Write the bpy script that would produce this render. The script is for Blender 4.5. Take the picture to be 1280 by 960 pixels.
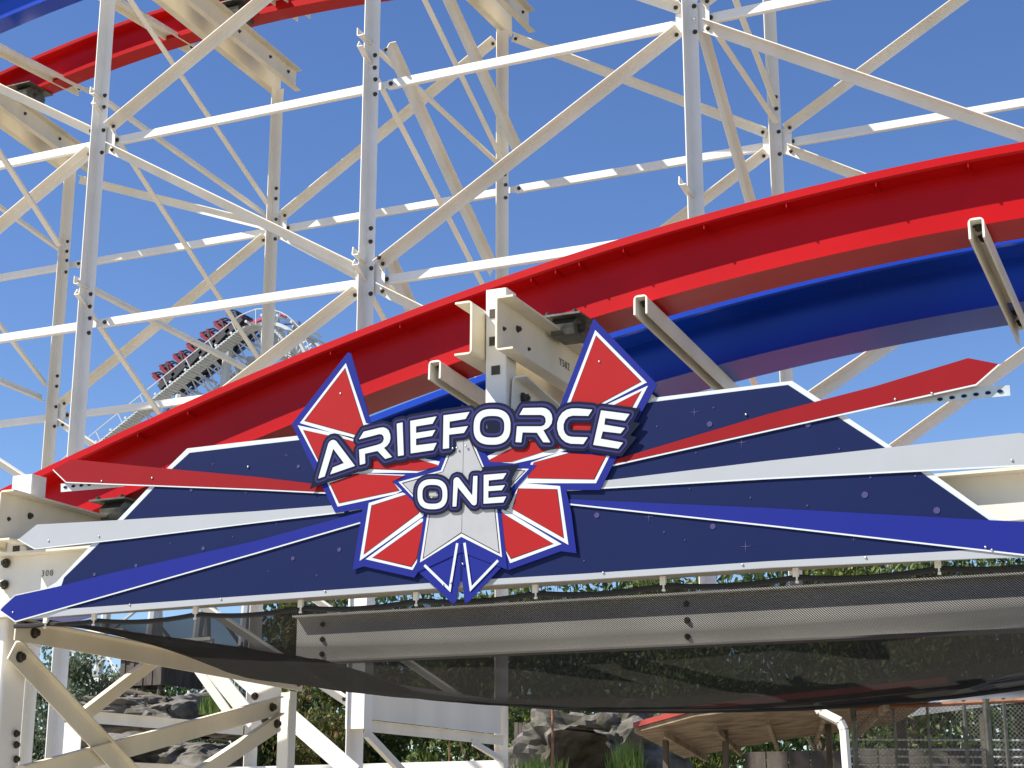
import bpy, bmesh, math, random
import numpy as np
from mathutils import Vector, Matrix, noise
random.seed(7)
for o in list(bpy.data.objects): bpy.data.objects.remove(o)
S = bpy.context.scene
COL = S.collection
# ------------------------------------------------------------------ camera
F = 2030.0; PITCH = math.radians(15.16); YAW = math.radians(24.4); CAM = np.array([0, 0, 1.6])
cd = bpy.data.cameras.new('camera'); cam = bpy.data.objects.new('camera', cd); COL.objects.link(cam)
cd.sensor_width = 36; cd.lens = F / 1280 * 36; cd.clip_start = 0.05; cd.clip_end = 5000
cam.location = (0, 0, 1.6); cam.rotation_euler = (math.radians(90) + PITCH, 0, YAW)
S.camera = cam
S.render.resolution_x = 1024; S.render.resolution_y = 768
# ------------------------------------------------------------------ sky, sun, exposure
SUN_E = math.radians(47.5); SUN_A = math.radians(52)      # elevation; angle left of the frontage normal
sv = Vector((-math.sin(SUN_A) * math.cos(SUN_E), -math.cos(SUN_A) * math.cos(SUN_E), math.sin(SUN_E)))
w = bpy.data.worlds.new('World'); S.world = w; w.use_nodes = True
nt = w.node_tree; bg = nt.nodes['Background']
sk = nt.nodes.new('ShaderNodeTexSky'); sk.sky_type = 'NISHITA'; sk.sun_disc = False
sk.sun_elevation = SUN_E; sk.sun_rotation = math.atan2(sv.x, sv.y); sk.altitude = 300
sk.air_density = 1.0; sk.dust_density = 0.1; sk.ozone_density = 4.0
hs = nt.nodes.new('ShaderNodeHueSaturation'); hs.inputs['Saturation'].default_value = 1.13; hs.inputs['Hue'].default_value = 0.510
nt.links.new(sk.outputs[0], hs.inputs['Color']); nt.links.new(hs.outputs[0], bg.inputs[0]); bg.inputs[1].default_value = 0.082
sl = bpy.data.lights.new('sun', 'SUN'); sl.energy = 4.3; sl.angle = math.radians(0.5); sl.color = (1, 0.955, 0.88)
so = bpy.data.objects.new('sun', sl); COL.objects.link(so); so.rotation_euler = sv.to_track_quat('Z', 'Y').to_euler()
S.view_settings.view_transform = 'Standard'; S.view_settings.look = 'None'
S.view_settings.exposure = 0.95; S.view_settings.gamma = 1

# ------------------------------------------------------------------ measuring helpers (survey of the site)
def ray(px, py):
    x = px - 640; y = 480 - py
    f = F * math.cos(PITCH) - y * math.sin(PITCH); u = F * math.sin(PITCH) + y * math.cos(PITCH)
    return np.array([x * math.cos(YAW) - f * math.sin(YAW), x * math.sin(YAW) + f * math.cos(YAW), u])
def on(px, py, ax, v):
    d = ray(px, py); t = (v - CAM[ax]) / d[ax]; return Vector(CAM + d * t)
def oX(px, py, v): return on(px, py, 0, v)
def oY(px, py, v): return on(px, py, 1, v)

# ------------------------------------------------------------------ materials
def mat(name, col, rough=0.5, metal=0, spec=0.5, coat=0, var=0.0, vscale=3.0, bump=0.0, bscale=60.0, chips=0.0, chipcol=(0.12, 0.08, 0.06), streak=False):
    m = bpy.data.materials.new(name); m.use_nodes = True; n = m.node_tree.nodes; L = m.node_tree.links
    b = n['Principled BSDF']; b.inputs['Roughness'].default_value = rough; b.inputs['Metallic'].default_value = metal
    b.inputs['Specular IOR Level'].default_value = spec
    if coat: b.inputs['Coat Weight'].default_value = coat; b.inputs['Coat Roughness'].default_value = 0.08
    tc = n.new('ShaderNodeTexCoord'); out = None
    c = n.new('ShaderNodeRGB'); c.outputs[0].default_value = (*col, 1); out = c.outputs[0]
    if var:
        t = n.new('ShaderNodeTexNoise'); t.inputs['Scale'].default_value = vscale; t.inputs['Detail'].default_value = 5
        mp = n.new('ShaderNodeMapping'); mp.inputs['Scale'].default_value = (1, 1, 0.25) if streak else (1, 1, 1)
        L.new(tc.outputs['Object'], mp.inputs[0]); L.new(mp.outputs[0], t.inputs[0])
        r = n.new('ShaderNodeMapRange'); r.inputs[1].default_value = 0.3; r.inputs[2].default_value = 0.7
        r.inputs[3].default_value = 1 - var; r.inputs[4].default_value = 1 + var * 0.35
        L.new(t.outputs[0], r.inputs[0])
        mx = n.new('ShaderNodeMix'); mx.data_type = 'RGBA'; mx.blend_type = 'MULTIPLY'; mx.inputs[0].default_value = 1
        cb = n.new('ShaderNodeCombineColor')
        L.new(r.outputs[0], cb.inputs[0]); L.new(r.outputs[0], cb.inputs[1])
        r2 = n.new('ShaderNodeMath'); r2.operation = 'POWER'; r2.inputs[1].default_value = 1.25
        L.new(r.outputs[0], r2.inputs[0]); L.new(r2.outputs[0], cb.inputs[2])
        L.new(out, mx.inputs[6]); L.new(cb.outputs[0], mx.inputs[7]); out = mx.outputs[2]
        L.new(r.outputs[0], b.inputs['Roughness']) if False else None
    if chips:
        t = n.new('ShaderNodeTexNoise'); t.inputs['Scale'].default_value = 16; t.inputs['Detail'].default_value = 6
        t.inputs['Roughness'].default_value = 0.7
        L.new(tc.outputs['Object'], t.inputs[0])
        r = n.new('ShaderNodeMapRange'); r.inputs[1].default_value = chips; r.inputs[2].default_value = chips + 0.02
        L.new(t.outputs[0], r.inputs[0])
        mx = n.new('ShaderNodeMix'); mx.data_type = 'RGBA'; L.new(r.outputs[0], mx.inputs[0])
        L.new(out, mx.inputs[6]); mx.inputs[7].default_value = (*chipcol, 1); out = mx.outputs[2]
    L.new(out, b.inputs['Base Color'])
    if bump:
        t = n.new('ShaderNodeTexNoise'); t.inputs['Scale'].default_value = bscale; t.inputs['Detail'].default_value = 4
        L.new(tc.outputs['Object'], t.inputs[0])
        bp = n.new('ShaderNodeBump'); bp.inputs['Strength'].default_value = bump; bp.inputs['Distance'].default_value = 0.01
        L.new(t.outputs[0], bp.inputs['Height']); L.new(bp.outputs[0], b.inputs['Normal'])
    return m
M = {}
M['white'] = mat('white_paint', (0.81, 0.762, 0.645), 0.42, var=0.10, vscale=2.2, bump=0.0, chips=0.80, streak=True)
M['white2'] = mat('chalky_white_paint', (0.82, 0.795, 0.72), 0.5, var=0.07, vscale=1.6, bump=0.0, chips=0.81)
M['cream'] = mat('cream_paint', (0.76, 0.69, 0.53), 0.5, var=0.16, vscale=1.8, bump=0.0, chips=0.80, streak=True)
M['bolt'] = mat('weathered_bolt', (0.075, 0.065, 0.05), 0.5, metal=0.5, var=0.3, vscale=60)
M['galv'] = mat('galvanised_steel', (0.15, 0.15, 0.13), 0.45, metal=0.7, var=0.4, vscale=14, bump=0.1)
M['red'] = mat('red_gloss_paint', (0.44, 0.0035, 0.004), 0.36, spec=0.16, coat=0.04, var=0.10, vscale=1.2, bump=0.02, bscale=6)
M['blue'] = mat('blue_gloss_paint', (0.0, 0.042, 0.42), 0.28, coat=0.05, var=0.10, vscale=1.2, bump=0.03, bscale=5)
M['s_navy'] = mat('navy_print', (0.008, 0.015, 0.068), 0.5, var=0.05, spec=0.10)
M['s_blue'] = mat('blue_print', (0.014, 0.022, 0.20), 0.5, var=0.03, spec=0.10)
M['s_red'] = mat('red_print', (0.34, 0.015, 0.016), 0.5, var=0.03, spec=0.10)
M['s_redp'] = mat('deep_red_print', (0.25, 0.010, 0.013), 0.5, var=0.05, spec=0.10)
M['s_grey'] = mat('pale_grey_print', (0.38, 0.40, 0.42), 0.5, var=0.04, spec=0.10)
M['s_silver'] = mat('silver_print', (0.385, 0.39, 0.395), 0.5, var=0.06, vscale=6, spec=0.10)
M['s_white'] = mat('white_print', (0.58, 0.62, 0.62), 0.5, spec=0.10)
M['s_dark'] = mat('ink_navy_print', (0.005, 0.008, 0.024), 0.5, spec=0.10)
M['s_purple'] = mat('violet_print', (0.032, 0.030, 0.13), 0.5, spec=0.10)
M['s_line'] = mat('maroon_line_print', (0.05, 0.01, 0.015), 0.5, spec=0.10)
M['s_dot'] = mat('muted_violet_print', (0.065, 0.06, 0.15), 0.5, spec=0.10)
M['screw'] = mat('zinc_screw', (0.45, 0.45, 0.45), 0.35, metal=0.8)
M['mark'] = mat('weld_mark', (0.10, 0.09, 0.07), 0.7)
M['rope'] = mat('black_hem', (0.010, 0.010, 0.011), 0.7)
M['wood'] = mat('weathered_wood', (0.10, 0.082, 0.066), 0.85, var=0.5, vscale=9, bump=0.4, bscale=20, streak=True)
M['woodl'] = mat('tan_timber', (0.27, 0.20, 0.13), 0.85, var=0.6, vscale=4, bump=0.2)
M['roofr'] = mat('red_roof_metal', (0.33, 0.045, 0.03), 0.5, var=0.3, vscale=4)
M['roofg'] = mat('grey_roof_metal', (0.28, 0.29, 0.29), 0.5, var=0.25, vscale=4)
M['rust'] = mat('rusty_pole', (0.28, 0.12, 0.06), 0.7, var=0.4, vscale=9)
M['rock'] = mat('weathered_rock', (0.155, 0.14, 0.12), 0.95, var=0.75, vscale=2.6, bump=1.0, bscale=7)
M['ground'] = mat('pale_paving', (0.34, 0.295, 0.23), 0.85, var=0.15, vscale=0.4, bump=0.2)
M['path'] = mat('walkway_concrete', (0.44, 0.385, 0.305), 0.85, var=0.15, vscale=0.8, bump=0.2)
M['bark'] = mat('bark', (0.11, 0.085, 0.06), 0.9, var=0.4, vscale=8, bump=0.6)
M['seat'] = mat('red_train_seat', (0.20, 0.008, 0.014), 0.4, var=0.2)
M['blackp'] = mat('black_train_frame', (0.02, 0.02, 0.022), 0.5)
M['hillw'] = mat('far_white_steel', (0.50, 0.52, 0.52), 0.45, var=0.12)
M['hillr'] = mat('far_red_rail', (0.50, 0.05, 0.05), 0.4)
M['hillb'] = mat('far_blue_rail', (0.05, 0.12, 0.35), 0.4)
M['skin'] = mat('skin', (0.42, 0.24, 0.16), 0.6); M['shirt'] = mat('pale_shirt', (0.55, 0.55, 0.55), 0.8); M['hair'] = mat('dark_hair', (0.02, 0.015, 0.012), 0.8)
def leafmat(name, a, b, c):
    m = bpy.data.materials.new(name); m.use_nodes = True; n = m.node_tree.nodes; L = m.node_tree.links
    bs = n['Principled BSDF']; bs.inputs['Roughness'].default_value = 0.55
    tc = n.new('ShaderNodeTexCoord'); t = n.new('ShaderNodeTexNoise'); t.inputs['Scale'].default_value = 1.6; t.inputs['Detail'].default_value = 8; t.inputs['Roughness'].default_value = 0.75
    L.new(tc.outputs['Object'], t.inputs[0]); r = n.new('ShaderNodeValToRGB'); e = r.color_ramp.elements
    e[0].position = 0.34; e[0].color = (*a, 1); e[1].position = 0.66; e[1].color = (*c, 1); k = e.new(0.5); k.color = (*b, 1)
    L.new(t.outputs[0], r.inputs[0]); L.new(r.outputs[0], bs.inputs['Base Color'])
    tr = n.new('ShaderNodeBsdfTranslucent'); L.new(r.outputs[0], tr.inputs[0]); mx = n.new('ShaderNodeMixShader'); mx.inputs[0].default_value = 0.35
    L.new(bs.outputs[0], mx.inputs[1]); L.new(tr.outputs[0], mx.inputs[2]); L.new(mx.outputs[0], n['Material Output'].inputs[0])
    return m
M['leafd'] = leafmat('dark_leaves', (0.018, 0.036, 0.010), (0.045, 0.085, 0.020), (0.10, 0.15, 0.035))
M['leafy'] = leafmat('olive_leaves', (0.045, 0.07, 0.014), (0.11, 0.15, 0.03), (0.24, 0.25, 0.05))
M['leafa'] = leafmat('bronzed_leaves', (0.04, 0.06, 0.014), (0.11, 0.13, 0.028), (0.26, 0.13, 0.05))
M['leafp'] = leafmat('pale_leaves', (0.05, 0.075, 0.035), (0.13, 0.17, 0.09), (0.32, 0.36, 0.25))
M['grass'] = leafmat('tall_grass', (0.07, 0.12, 0.02), (0.14, 0.22, 0.04), (0.25, 0.30, 0.06))
# knitted shade cloth: dark threads with real gaps
def netmat():
    m = bpy.data.materials.new('shade_cloth'); m.use_nodes = True; n = m.node_tree.nodes; L = m.node_tree.links
    for x in list(n):
        if x.type != 'OUTPUT_MATERIAL': n.remove(x)
    tc = n.new('ShaderNodeTexCoord')
    wv = n.new('ShaderNodeTexWave'); wv.wave_type = 'BANDS'; wv.bands_direction = 'X'; wv.inputs['Scale'].default_value = 0.3142 / 0.013; wv.inputs['Distortion'].default_value = 0
    mp = n.new('ShaderNodeMapping'); mp.inputs['Rotation'].default_value = (0, 0, math.radians(33)); L.new(tc.outputs['Object'], mp.inputs[0])
    L.new(mp.outputs[0], wv.inputs[0])
    r = n.new('ShaderNodeMapRange'); r.inputs[1].default_value = 0.3; r.inputs[2].default_value = 0.8; r.inputs[3].default_value = 0.12; r.inputs[4].default_value = 1.0
    L.new(wv.outputs[1], r.inputs[0])
    # thick knitted threads close up when seen at a grazing angle
    ge = n.new('ShaderNodeNewGeometry'); dt = n.new('ShaderNodeVectorMath'); dt.operation = 'DOT_PRODUCT'; L.new(ge.outputs['Normal'], dt.inputs[0]); L.new(ge.outputs['Incoming'], dt.inputs[1])
    ab = n.new('ShaderNodeMath'); ab.operation = 'ABSOLUTE'; L.new(dt.outputs['Value'], ab.inputs[0])
    r3 = n.new('ShaderNodeMapRange'); r3.inputs[1].default_value = 0.12; r3.inputs[2].default_value = 0.85; r3.inputs[3].default_value = 0.075; r3.inputs[4].default_value = 0.52; L.new(ab.outputs[0], r3.inputs[0])
    mm = n.new('ShaderNodeMath'); mm.operation = 'MULTIPLY'; L.new(r.outputs[0], mm.inputs[0]); L.new(r3.outputs[0], mm.inputs[1]); r = mm
    d = n.new('ShaderNodeBsdfDiffuse'); d.inputs[0].default_value = (0.010, 0.010, 0.0095, 1)
    t = n.new('ShaderNodeBsdfTranslucent'); t.inputs[0].default_value = (0.026, 0.025, 0.022, 1)
    g = n.new('ShaderNodeBsdfGlossy'); g.inputs[0].default_value = (0.5, 0.5, 0.5, 1); g.inputs[1].default_value = 0.45
    a = n.new('ShaderNodeMixShader'); a.inputs[0].default_value = 0.5; L.new(d.outputs[0], a.inputs[1]); L.new(t.outputs[0], a.inputs[2])
    a2 = n.new('ShaderNodeMixShader'); a2.inputs[0].default_value = 0.04; L.new(a.outputs[0], a2.inputs[1]); L.new(g.outputs[0], a2.inputs[2])
    tp = n.new('ShaderNodeBsdfTransparent'); mx = n.new('ShaderNodeMixShader')
    L.new(r.outputs[0], mx.inputs[0]); L.new(a2.outputs[0], mx.inputs[1]); L.new(tp.outputs[0], mx.inputs[2])
    L.new(mx.outputs[0], n['Material Output'].inputs[0]); return m
M['net'] = netmat()
def linkmat():
    m = bpy.data.materials.new('chain_link'); m.use_nodes = True; n = m.node_tree.nodes; L = m.node_tree.links
    b = n['Principled BSDF']; b.inputs['Base Color'].default_value = (0.16, 0.16, 0.15, 1); b.inputs['Metallic'].default_value = 0.6; b.inputs['Roughness'].default_value = 0.5
    tc = n.new('ShaderNodeTexCoord'); vals = []
    for s in (1, -1):
        mp = n.new('ShaderNodeMapping'); mp.inputs['Rotation'].default_value = (0, s * math.radians(45), 0); L.new(tc.outputs['Object'], mp.inputs[0])
        wv = n.new('ShaderNodeTexWave'); wv.bands_direction = 'X'; wv.inputs['Scale'].default_value = 0.3142 / 0.030; wv.inputs['Distortion'].default_value = 0
        L.new(mp.outputs[0], wv.inputs[0]); vals.append(wv.outputs[1])
    mxx = n.new('ShaderNodeMath'); mxx.operation = 'MAXIMUM'; L.new(vals[0], mxx.inputs[0]); L.new(vals[1], mxx.inputs[1])
    r = n.new('ShaderNodeMapRange'); r.inputs[1].default_value = 0.92; r.inputs[2].default_value = 0.95; L.new(mxx.outputs[0], r.inputs[0])
    L.new(r.outputs[0], b.inputs['Alpha']); return m
M['link'] = linkmat()

# ------------------------------------------------------------------ object helpers
def link(o): COL.objects.link(o); return o
def thing(name, label, cat, loc=(0, 0, 0), group=None):
    o = link(bpy.data.objects.new(name, None)); o.location = loc; o.empty_display_size = 0.2
    o['label'] = label; o['category'] = cat
    if group: o['group'] = group
    return o
def par(o, p):
    if p is None: return o
    o.parent = p
    q = p; t = Vector((0, 0, 0))
    if p.type == 'EMPTY': t = Vector(p.location)
    o.matrix_parent_inverse = Matrix.Translation(-t); return o
def obj(name, bm, m, p=None, smooth=False, label=None):
    me = bpy.data.meshes.new(name)
    bmesh.ops.recalc_face_normals(bm, faces=bm.faces)
    bm.to_mesh(me); bm.free()
    me.materials.append(M[m] if isinstance(m, str) else m)
    if smooth:
        for f in me.polygons: f.use_smooth = True
    o = link(bpy.data.objects.new(name, me)); par(o, p)
    if label: o['label'] = label
    return o
def tag(o, label, cat, group=None):
    o['label'] = label; o['category'] = cat
    if group: o['group'] = group
    return o
def struct(o, kind='structure'): o['kind'] = kind; return o
def extr(bm, prof, a, b, s, n):
    """sweep a closed 2D profile (along s, along n) from a to b"""
    a = Vector(a); b = Vector(b)
    r0 = [bm.verts.new(a + s * p[0] + n * p[1]) for p in prof]; r1 = [bm.verts.new(b + s * p[0] + n * p[1]) for p in prof]
    k = len(prof)
    for i in range(k): bm.faces.new((r0[i], r0[(i + 1) % k], r1[(i + 1) % k], r1[i]))
    bm.faces.new(r0[::-1]); bm.faces.new(r1)
def L_prof(wf, leg, t=0.012, flip=False, back=False):
    """angle iron: flat leg spans -wf/2..wf/2 along s at n=0, other leg projects along n at +s side, rounded heel"""
    r = min(0.03, leg * 0.3); h = wf / 2; pts = [(-h, 0)]
    pts += [(-h, t)]
    ri = r - t if r > t else 0.004
    for k in range(5):
        a = math.pi / 2 * k / 4; pts.append((h - t - ri + ri * math.sin(a), t + ri - ri * math.cos(a)))
    pts += [(h - t, leg), (h, leg)]
    for k in range(5):
        a = math.pi / 2 * (4 - k) / 4; pts.append((h - r + r * math.sin(a), r - r * math.cos(a)))
    if flip: pts = [(-x, y) for x, y in pts]
    if back: pts = [(x, -y) for x, y in pts]
    return pts
def C_prof(h, leg, t=0.014):
    """channel: web spans -h/2..h/2 along s at n=0, legs project along n"""
    r = 0.03; H = h / 2; pts = [(-H, leg), (-H + t, leg), (-H + t, t), (H - t, t), (H - t, leg), (H, leg)]
    for k in range(4):
        a = math.pi / 2 * (3 - k) / 3; pts.append((H - r + r * math.sin(a), r - r * math.cos(a)))
    for k in range(4):
        a = math.pi / 2 * k / 3; pts.append((-H + r - r * math.sin(a), r - r * math.cos(a)))
    return pts
def box_prof(a, b, r=0.006):
    a /= 2; b /= 2
    return [(-a + r, -b), (a - r, -b), (a, -b + r), (a, b - r), (a - r, b), (-a + r, b), (-a, b - r), (-a, -b + r)]
def member(name, a, b, n, prof, m, p, up=None, label=None):
    """n = the way the profile opens; s is chosen to point up (or to -X for uprights)"""
    a = Vector(a); b = Vector(b); d = (b - a).normalized(); n = Vector(n); n = (n - d * n.dot(d)).normalized(); s = d.cross(n)
    ref = Vector(up) if up else (Vector((0, 0, 1)) if abs(d.z) < 0.93 else Vector((-1, 0, 0.001)))
    if s.dot(ref) < 0: s = -s
    bm = bmesh.new(); extr(bm, prof, a, b, s, n); return obj(name, bm, m, p, label=label)
def add_box(bm, c, sz, rot=None):
    mt = Matrix.Translation(Vector(c)) @ (rot.to_4x4() if rot else Matrix()) @ Matrix.Diagonal((*sz, 1))
    bmesh.ops.create_cube(bm, size=1, matrix=mt)
def add_tube(bm, a, b, r, seg=8, r2=None):
    a = Vector(a); b = Vector(b); d = b - a
    mt = Matrix.Translation((a + b) / 2) @ d.to_track_quat('Z', 'Y').to_matrix().to_4x4()
    bmesh.ops.create_cone(bm, cap_ends=True, segments=seg, radius1=r, radius2=r if r2 is None else r2, depth=d.length, matrix=mt)
# hex bolt shared mesh (axis +Z)
bb = bmesh.new()
bmesh.ops.create_cone(bb, cap_ends=True, segments=12, radius1=0.030, radius2=0.030, depth=0.006, matrix=Matrix.Translation((0, 0, 0.003)))
bmesh.ops.create_cone(bb, cap_ends=True, segments=6, radius1=0.023, radius2=0.021, depth=0.022, matrix=Matrix.Translation((0, 0, 0.017)))
bmesh.ops.create_cone(bb, cap_ends=True, segments=8, radius1=0.010, radius2=0.009, depth=0.010, matrix=Matrix.Translation((0, 0, 0.031)))
BOLT = bpy.data.meshes.new('bolt'); bb.to_mesh(BOLT); bb.free(); BOLT.materials.append(M['bolt'])
def bolt(c, n, p, sc=1.0):
    o = link(bpy.data.objects.new('bolt', BOLT)); o.location = c
    o.rotation_euler = Vector(n).to_track_quat('Z', 'Y').to_euler(); o.scale = (sc,) * 3; par(o, p); return o
def poly_plate(name, loops, thick, m, p, label=None):
    """loops: list of world-space outlines in a Y plane, extruded away from the viewer"""
    bm = bmesh.new()
    for lp in loops:
        v0 = [bm.verts.new(q) for q in lp]; f = bm.faces.new(v0)
        v1 = [bm.verts.new(Vector(q) + Vector((0, thick, 0))) for q in lp]; bm.faces.new(v1[::-1])
        k = len(lp)
        for i in range(k): bm.faces.new((v0[(i + 1) % k], v0[i], v1[i], v1[(i + 1) % k]))
    return obj(name, bm, m, p, label=label)

# ================================================================== SETTING
bm = bmesh.new(); bmesh.ops.create_grid(bm, x_segments=2, y_segments=2, size=900); struct(obj('ground', bm, 'ground'))
bm = bmesh.new(); add_box(bm, (-3, 4, 0.006), (40, 14, 0.004)); struct(obj('path', bm, 'path'))

# ================================================================== MAIN SUPPORT TOWER
NX = [-18.5, -14.1, -9.7, -5.34, -0.95, 3.4]; RX = [-18.0, -13.77, -9.66, -5.4, -1.05, 3.3]
ZL = [2.85, 5.55, 8.25, 10.95, 13.6]
tw = thing('support_tower', 'tall white bolted steel trestle of posts, ledgers and crossing braces behind the track', 'support tower', (-9, 19, 0))
V = Vector
posts = {}; ZG1 = oY(900, 758, 17).z; ZG2 = oY(900, 762, 21).z
for i, x in enumerate(NX):
    q = member('post', (x, 17, ZG1 if i in (3, 4) else 0.0), (x, 17, 15.8), (0, -1, 0), L_prof(0.155, 0.15), 'white2', tw); posts['F', i] = q
for y_, z_ in ((17.0, ZG1), (21.0, ZG2)):
    member('transfer_girder', (-9.6, y_, z_ - 0.16), (3.5, y_, z_ - 0.16), (0, -1, 0), C_prof(0.32, 0.12), 'white', tw)
rt = {0: 12.75, 1: 13.40, 2: 13.6, 3: 15.8, 4: 15.8, 5: 15.8}
for i, x in enumerate(RX):
    q = member('post', (x, 21, ZG2 if i in (3, 4) else 0.0), (x, 21, rt[i]), (0, -1, 0), L_prof(0.155, 0.13), 'white', tw); posts['R', i] = q
def node_bolts(key, x, y, z, full):
    p = posts[key]
    for dx, dz in ((0.02, 0.22), (0.02, 0.40), (0.035, -0.16), (0.035, 0.05)) if not full else ((0.02, 0.5), (0.02, 0.68), (0.04, 0.14), (0.04, -0.2)):
        bolt((x + dx, y - 0.013, z + dz), (0, -1, 0), p)
def brace(pl, i0, k0, i1, k1, back=False):
    xs, y = (NX, 17) if pl == 'F' else (RX, 21)
    a = V((xs[i0], y + 0.02, ZL[k0])); b = V((xs[i1], y + 0.02, ZL[k1])); d = (b - a).normalized()
    sg = 0.10 if b.z > a.z else -0.10
    a2 = a + d * 0.17 + V((0, 0, sg * 0.6)); b2 = b - d * 0.17 - V((0, 0, sg * 0.6))
    o = member('brace', a2, b2, (0, -1, 0), L_prof(0.118, 0.148 if pl == 'F' else 0.135), 'white', tw)
    for q, sgn in ((a2, 1), (b2, -1)): bolt(q + d * 0.06 * sgn + V((0, -0.02, 0)), (0, -1, 0), o, 0.9)
    return o
def gus(x, y, z):
    bm = bmesh.new()
    add_box(bm, (x, y + 0.035, z), (0.42, 0.010, 0.40)); obj('gusset_plate', bm, 'white2', tw)
for (i, k) in ((1, 3), (2, 2), (3, 3), (0, 2), (4, 2)):
    x = NX[i]; node_bolts(('F', i), x, 17, ZL[k], True); gus(x, 17, ZL[k])
for (i, k) in ((2, 3), (1, 2)): node_bolts(('F', i), NX[i], 17, ZL[k], False)
for (i, k) in ((1, 3), (0, 2), (3, 3), (2, 2)):
    node_bolts(('R', i), RX[i], 21, ZL[k], True); gus(RX[i], 21, ZL[k])
node_bolts(('R', 2), RX[2], 21, ZL[3], False); node_bolts(('R', 0), RX[0], 21, ZL[3], False)
for pr in ((1, 3, 2, 4), (1, 3, 2, 2), (0, 2, 1, 3), (0, 4, 1, 3), (2, 2, 3, 3), (1, 1, 2, 2), (2, 2, 3, 1), (3, 3, 4, 4), (3, 3, 4, 2), (2, 4, 3, 3), (0, 2, 1, 1), (1, 1, 2, 0)):
    brace('F', *pr)
for pr in ((1, 3, 2, 4), (0, 2, 1, 3), (1, 3, 2, 2), (2, 4, 3, 3), (2, 2, 3, 3), (3, 3, 4, 4), (3, 3, 4, 2), (0, 2, 1, 1), (1, 1, 2, 2), (2, 2, 3, 1), (1, 1, 2, 0)):
    brace('R', *pr)
member('brace', oY(985, 520, 17), oY(1190, 378, 17), (0, -1, 0), L_prof(0.13, 0.12), 'white', tw)
member('brace', oY(1090, 582, 21), oY(1330, 409, 21), (0, -1, 0), L_prof(0.14, 0.10), 'white', tw)
def ledger(pl, i, k, mm='white2'):
    xs, y = (NX, 17.09) if pl == 'F' else (RX, 21.09)
    a = V((xs[i] + 0.16, y, ZL[k])); b = V((xs[i + 1] - 0.16, y, ZL[k]))
    o = member('ledger', a, b, (0, 1, 0), L_prof(0.122, 0.055, flip=True), mm, tw)
    bolt(a + V((0.05, -0.004, 0)), (0, -1, 0), o)
    cb = bmesh.new(); add_box(cb, a + V((-0.06, 0.006, 0)), (0.22, 0.008, 0.10)); obj('clip_plate', cb, 'white2', tw)
    return o
for i in range(-0, 4):
    for k in (3, 2, 1):
        if (i, k) != (3, 1): ledger('F', i, k)
for i in range(0, 4):
    for k in (3, 2, 1): ledger('R', i, k)
# ledger stub running off to the left of the second upright
for pl, xs, y in (('F', NX, 17.09), ('R', RX, 21.09)):
    for k in (3, 2): member('ledger', (xs[0] - 3, y, ZL[k]), (xs[0] - 0.16, y, ZL[k]), (0, 1, 0), L_prof(0.122, 0.055, flip=True), 'white2', tw)
# braces across the depth of the tower (planes X = const), front upright to rear upright
def dbrace(X, a, b, wd=0.12, leg=0.09, flip=True, m='white', nx=1):
    A = oX(*a, X); B = oX(*b, X)
    o = member('depth_brace', A, B, (nx, 0, 0), L_prof(wd, leg, flip=flip), m, tw); return o
X1 = NX[1] + 0.1
for X, (u, v) in {NX[1] + 0.0: ((119, 117), (336, 274)), }.items():
    pass
dbrace(-14.21, (112, 113), (330, 268)); dbrace(-14.21, (115, 127), (325, 452))
dbrace(-14.0, (128, -50), (334, 256), 0.13)
dbrace(-14.21, (92, 350), (332, 474)); dbrace(-14.21, (94, 365), (228, 560))
dbrace(-9.81, (446, 40), (630, 212)); dbrace(-9.81, (447, 55), (608, 368))
dbrace(-9.6, (484, 58), (614, 340), 0.19, 0.10, flip=False)
dbrace(-9.6, (505, -50), (624, 196), 0.13); dbrace(-9.5, (525, -70), (649, 200), 0.19, 0.10, flip=False)
dbrace(-9.81, (440, 314), (560, 430)); dbrace(-9.81, (441, 328), (500, 440))
dbrace(-9.6, (482, 322), (520, 410), 0.19, 0.10, flip=False)
dbrace(-5.3, (868, 20), (936, 262), 0.17, 0.10, flip=False); dbrace(-5.35, (884, 28), (966, 150)); dbrace(-5.3, (905, -30), (966, 130), 0.13)
dbrace(-5.46, (848, 226), (880, 275)); dbrace(-5.35, (906, 400), (975, 560))
dbrace(-14.0, (-60, 100), (72, 305)); dbrace(-18.4, (-70, 210), (74, 312)); dbrace(-18.4, (-60, 330), (56, 480))
dbrace(-18.4, (-20, 468), (52, 498))
for X, y0, z0 in ((-14.1, 17, 10.3), (-18.4, 17, 10.6)): pass
member('depth_brace', oY(100, 225, 21), oY(330, 282, 21), (0, -1, 0), L_prof(0.13, 0.08), 'white', tw)
for c in ((131, 120, -14.0), (129.5, 135, -14.0), (112.5, 358, -14.0), (111, 374, -14.0)): pass
for c in ((482, 62), (474, 322)): bolt(oY(*c, 16.9), (0, -1, 0), posts['F', 2])
# upper bent beams: pairs of channels carried by the rear uprights
for X, (p0, p1), eb in ((-13.72, ((232, 0), (360, 104)), 0), (-17.97, ((-20, 118), (102, 206)), 0), (-9.6, ((615, -5), (650, 30)), 0)):
    A = oX(*p0, X); B = oX(*p1, X); d = (B - A).normalized(); A = A - d * 2.2
    for sx in (-0.14, 0.14):
        o = member('cross_beam', A + V((sx, 0, 0)), B + V((sx, 0, 0)), (1 if sx > 0 else -1, 0, 0), C_prof(0.38, 0.12), 'cream', tw)
        for t in (0.25, 0.8, 1.7):
            if sx > 0: bolt(B + V((sx + 0.013, 0, 0.06)) - d * t, (1, 0, 0), o)
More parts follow.
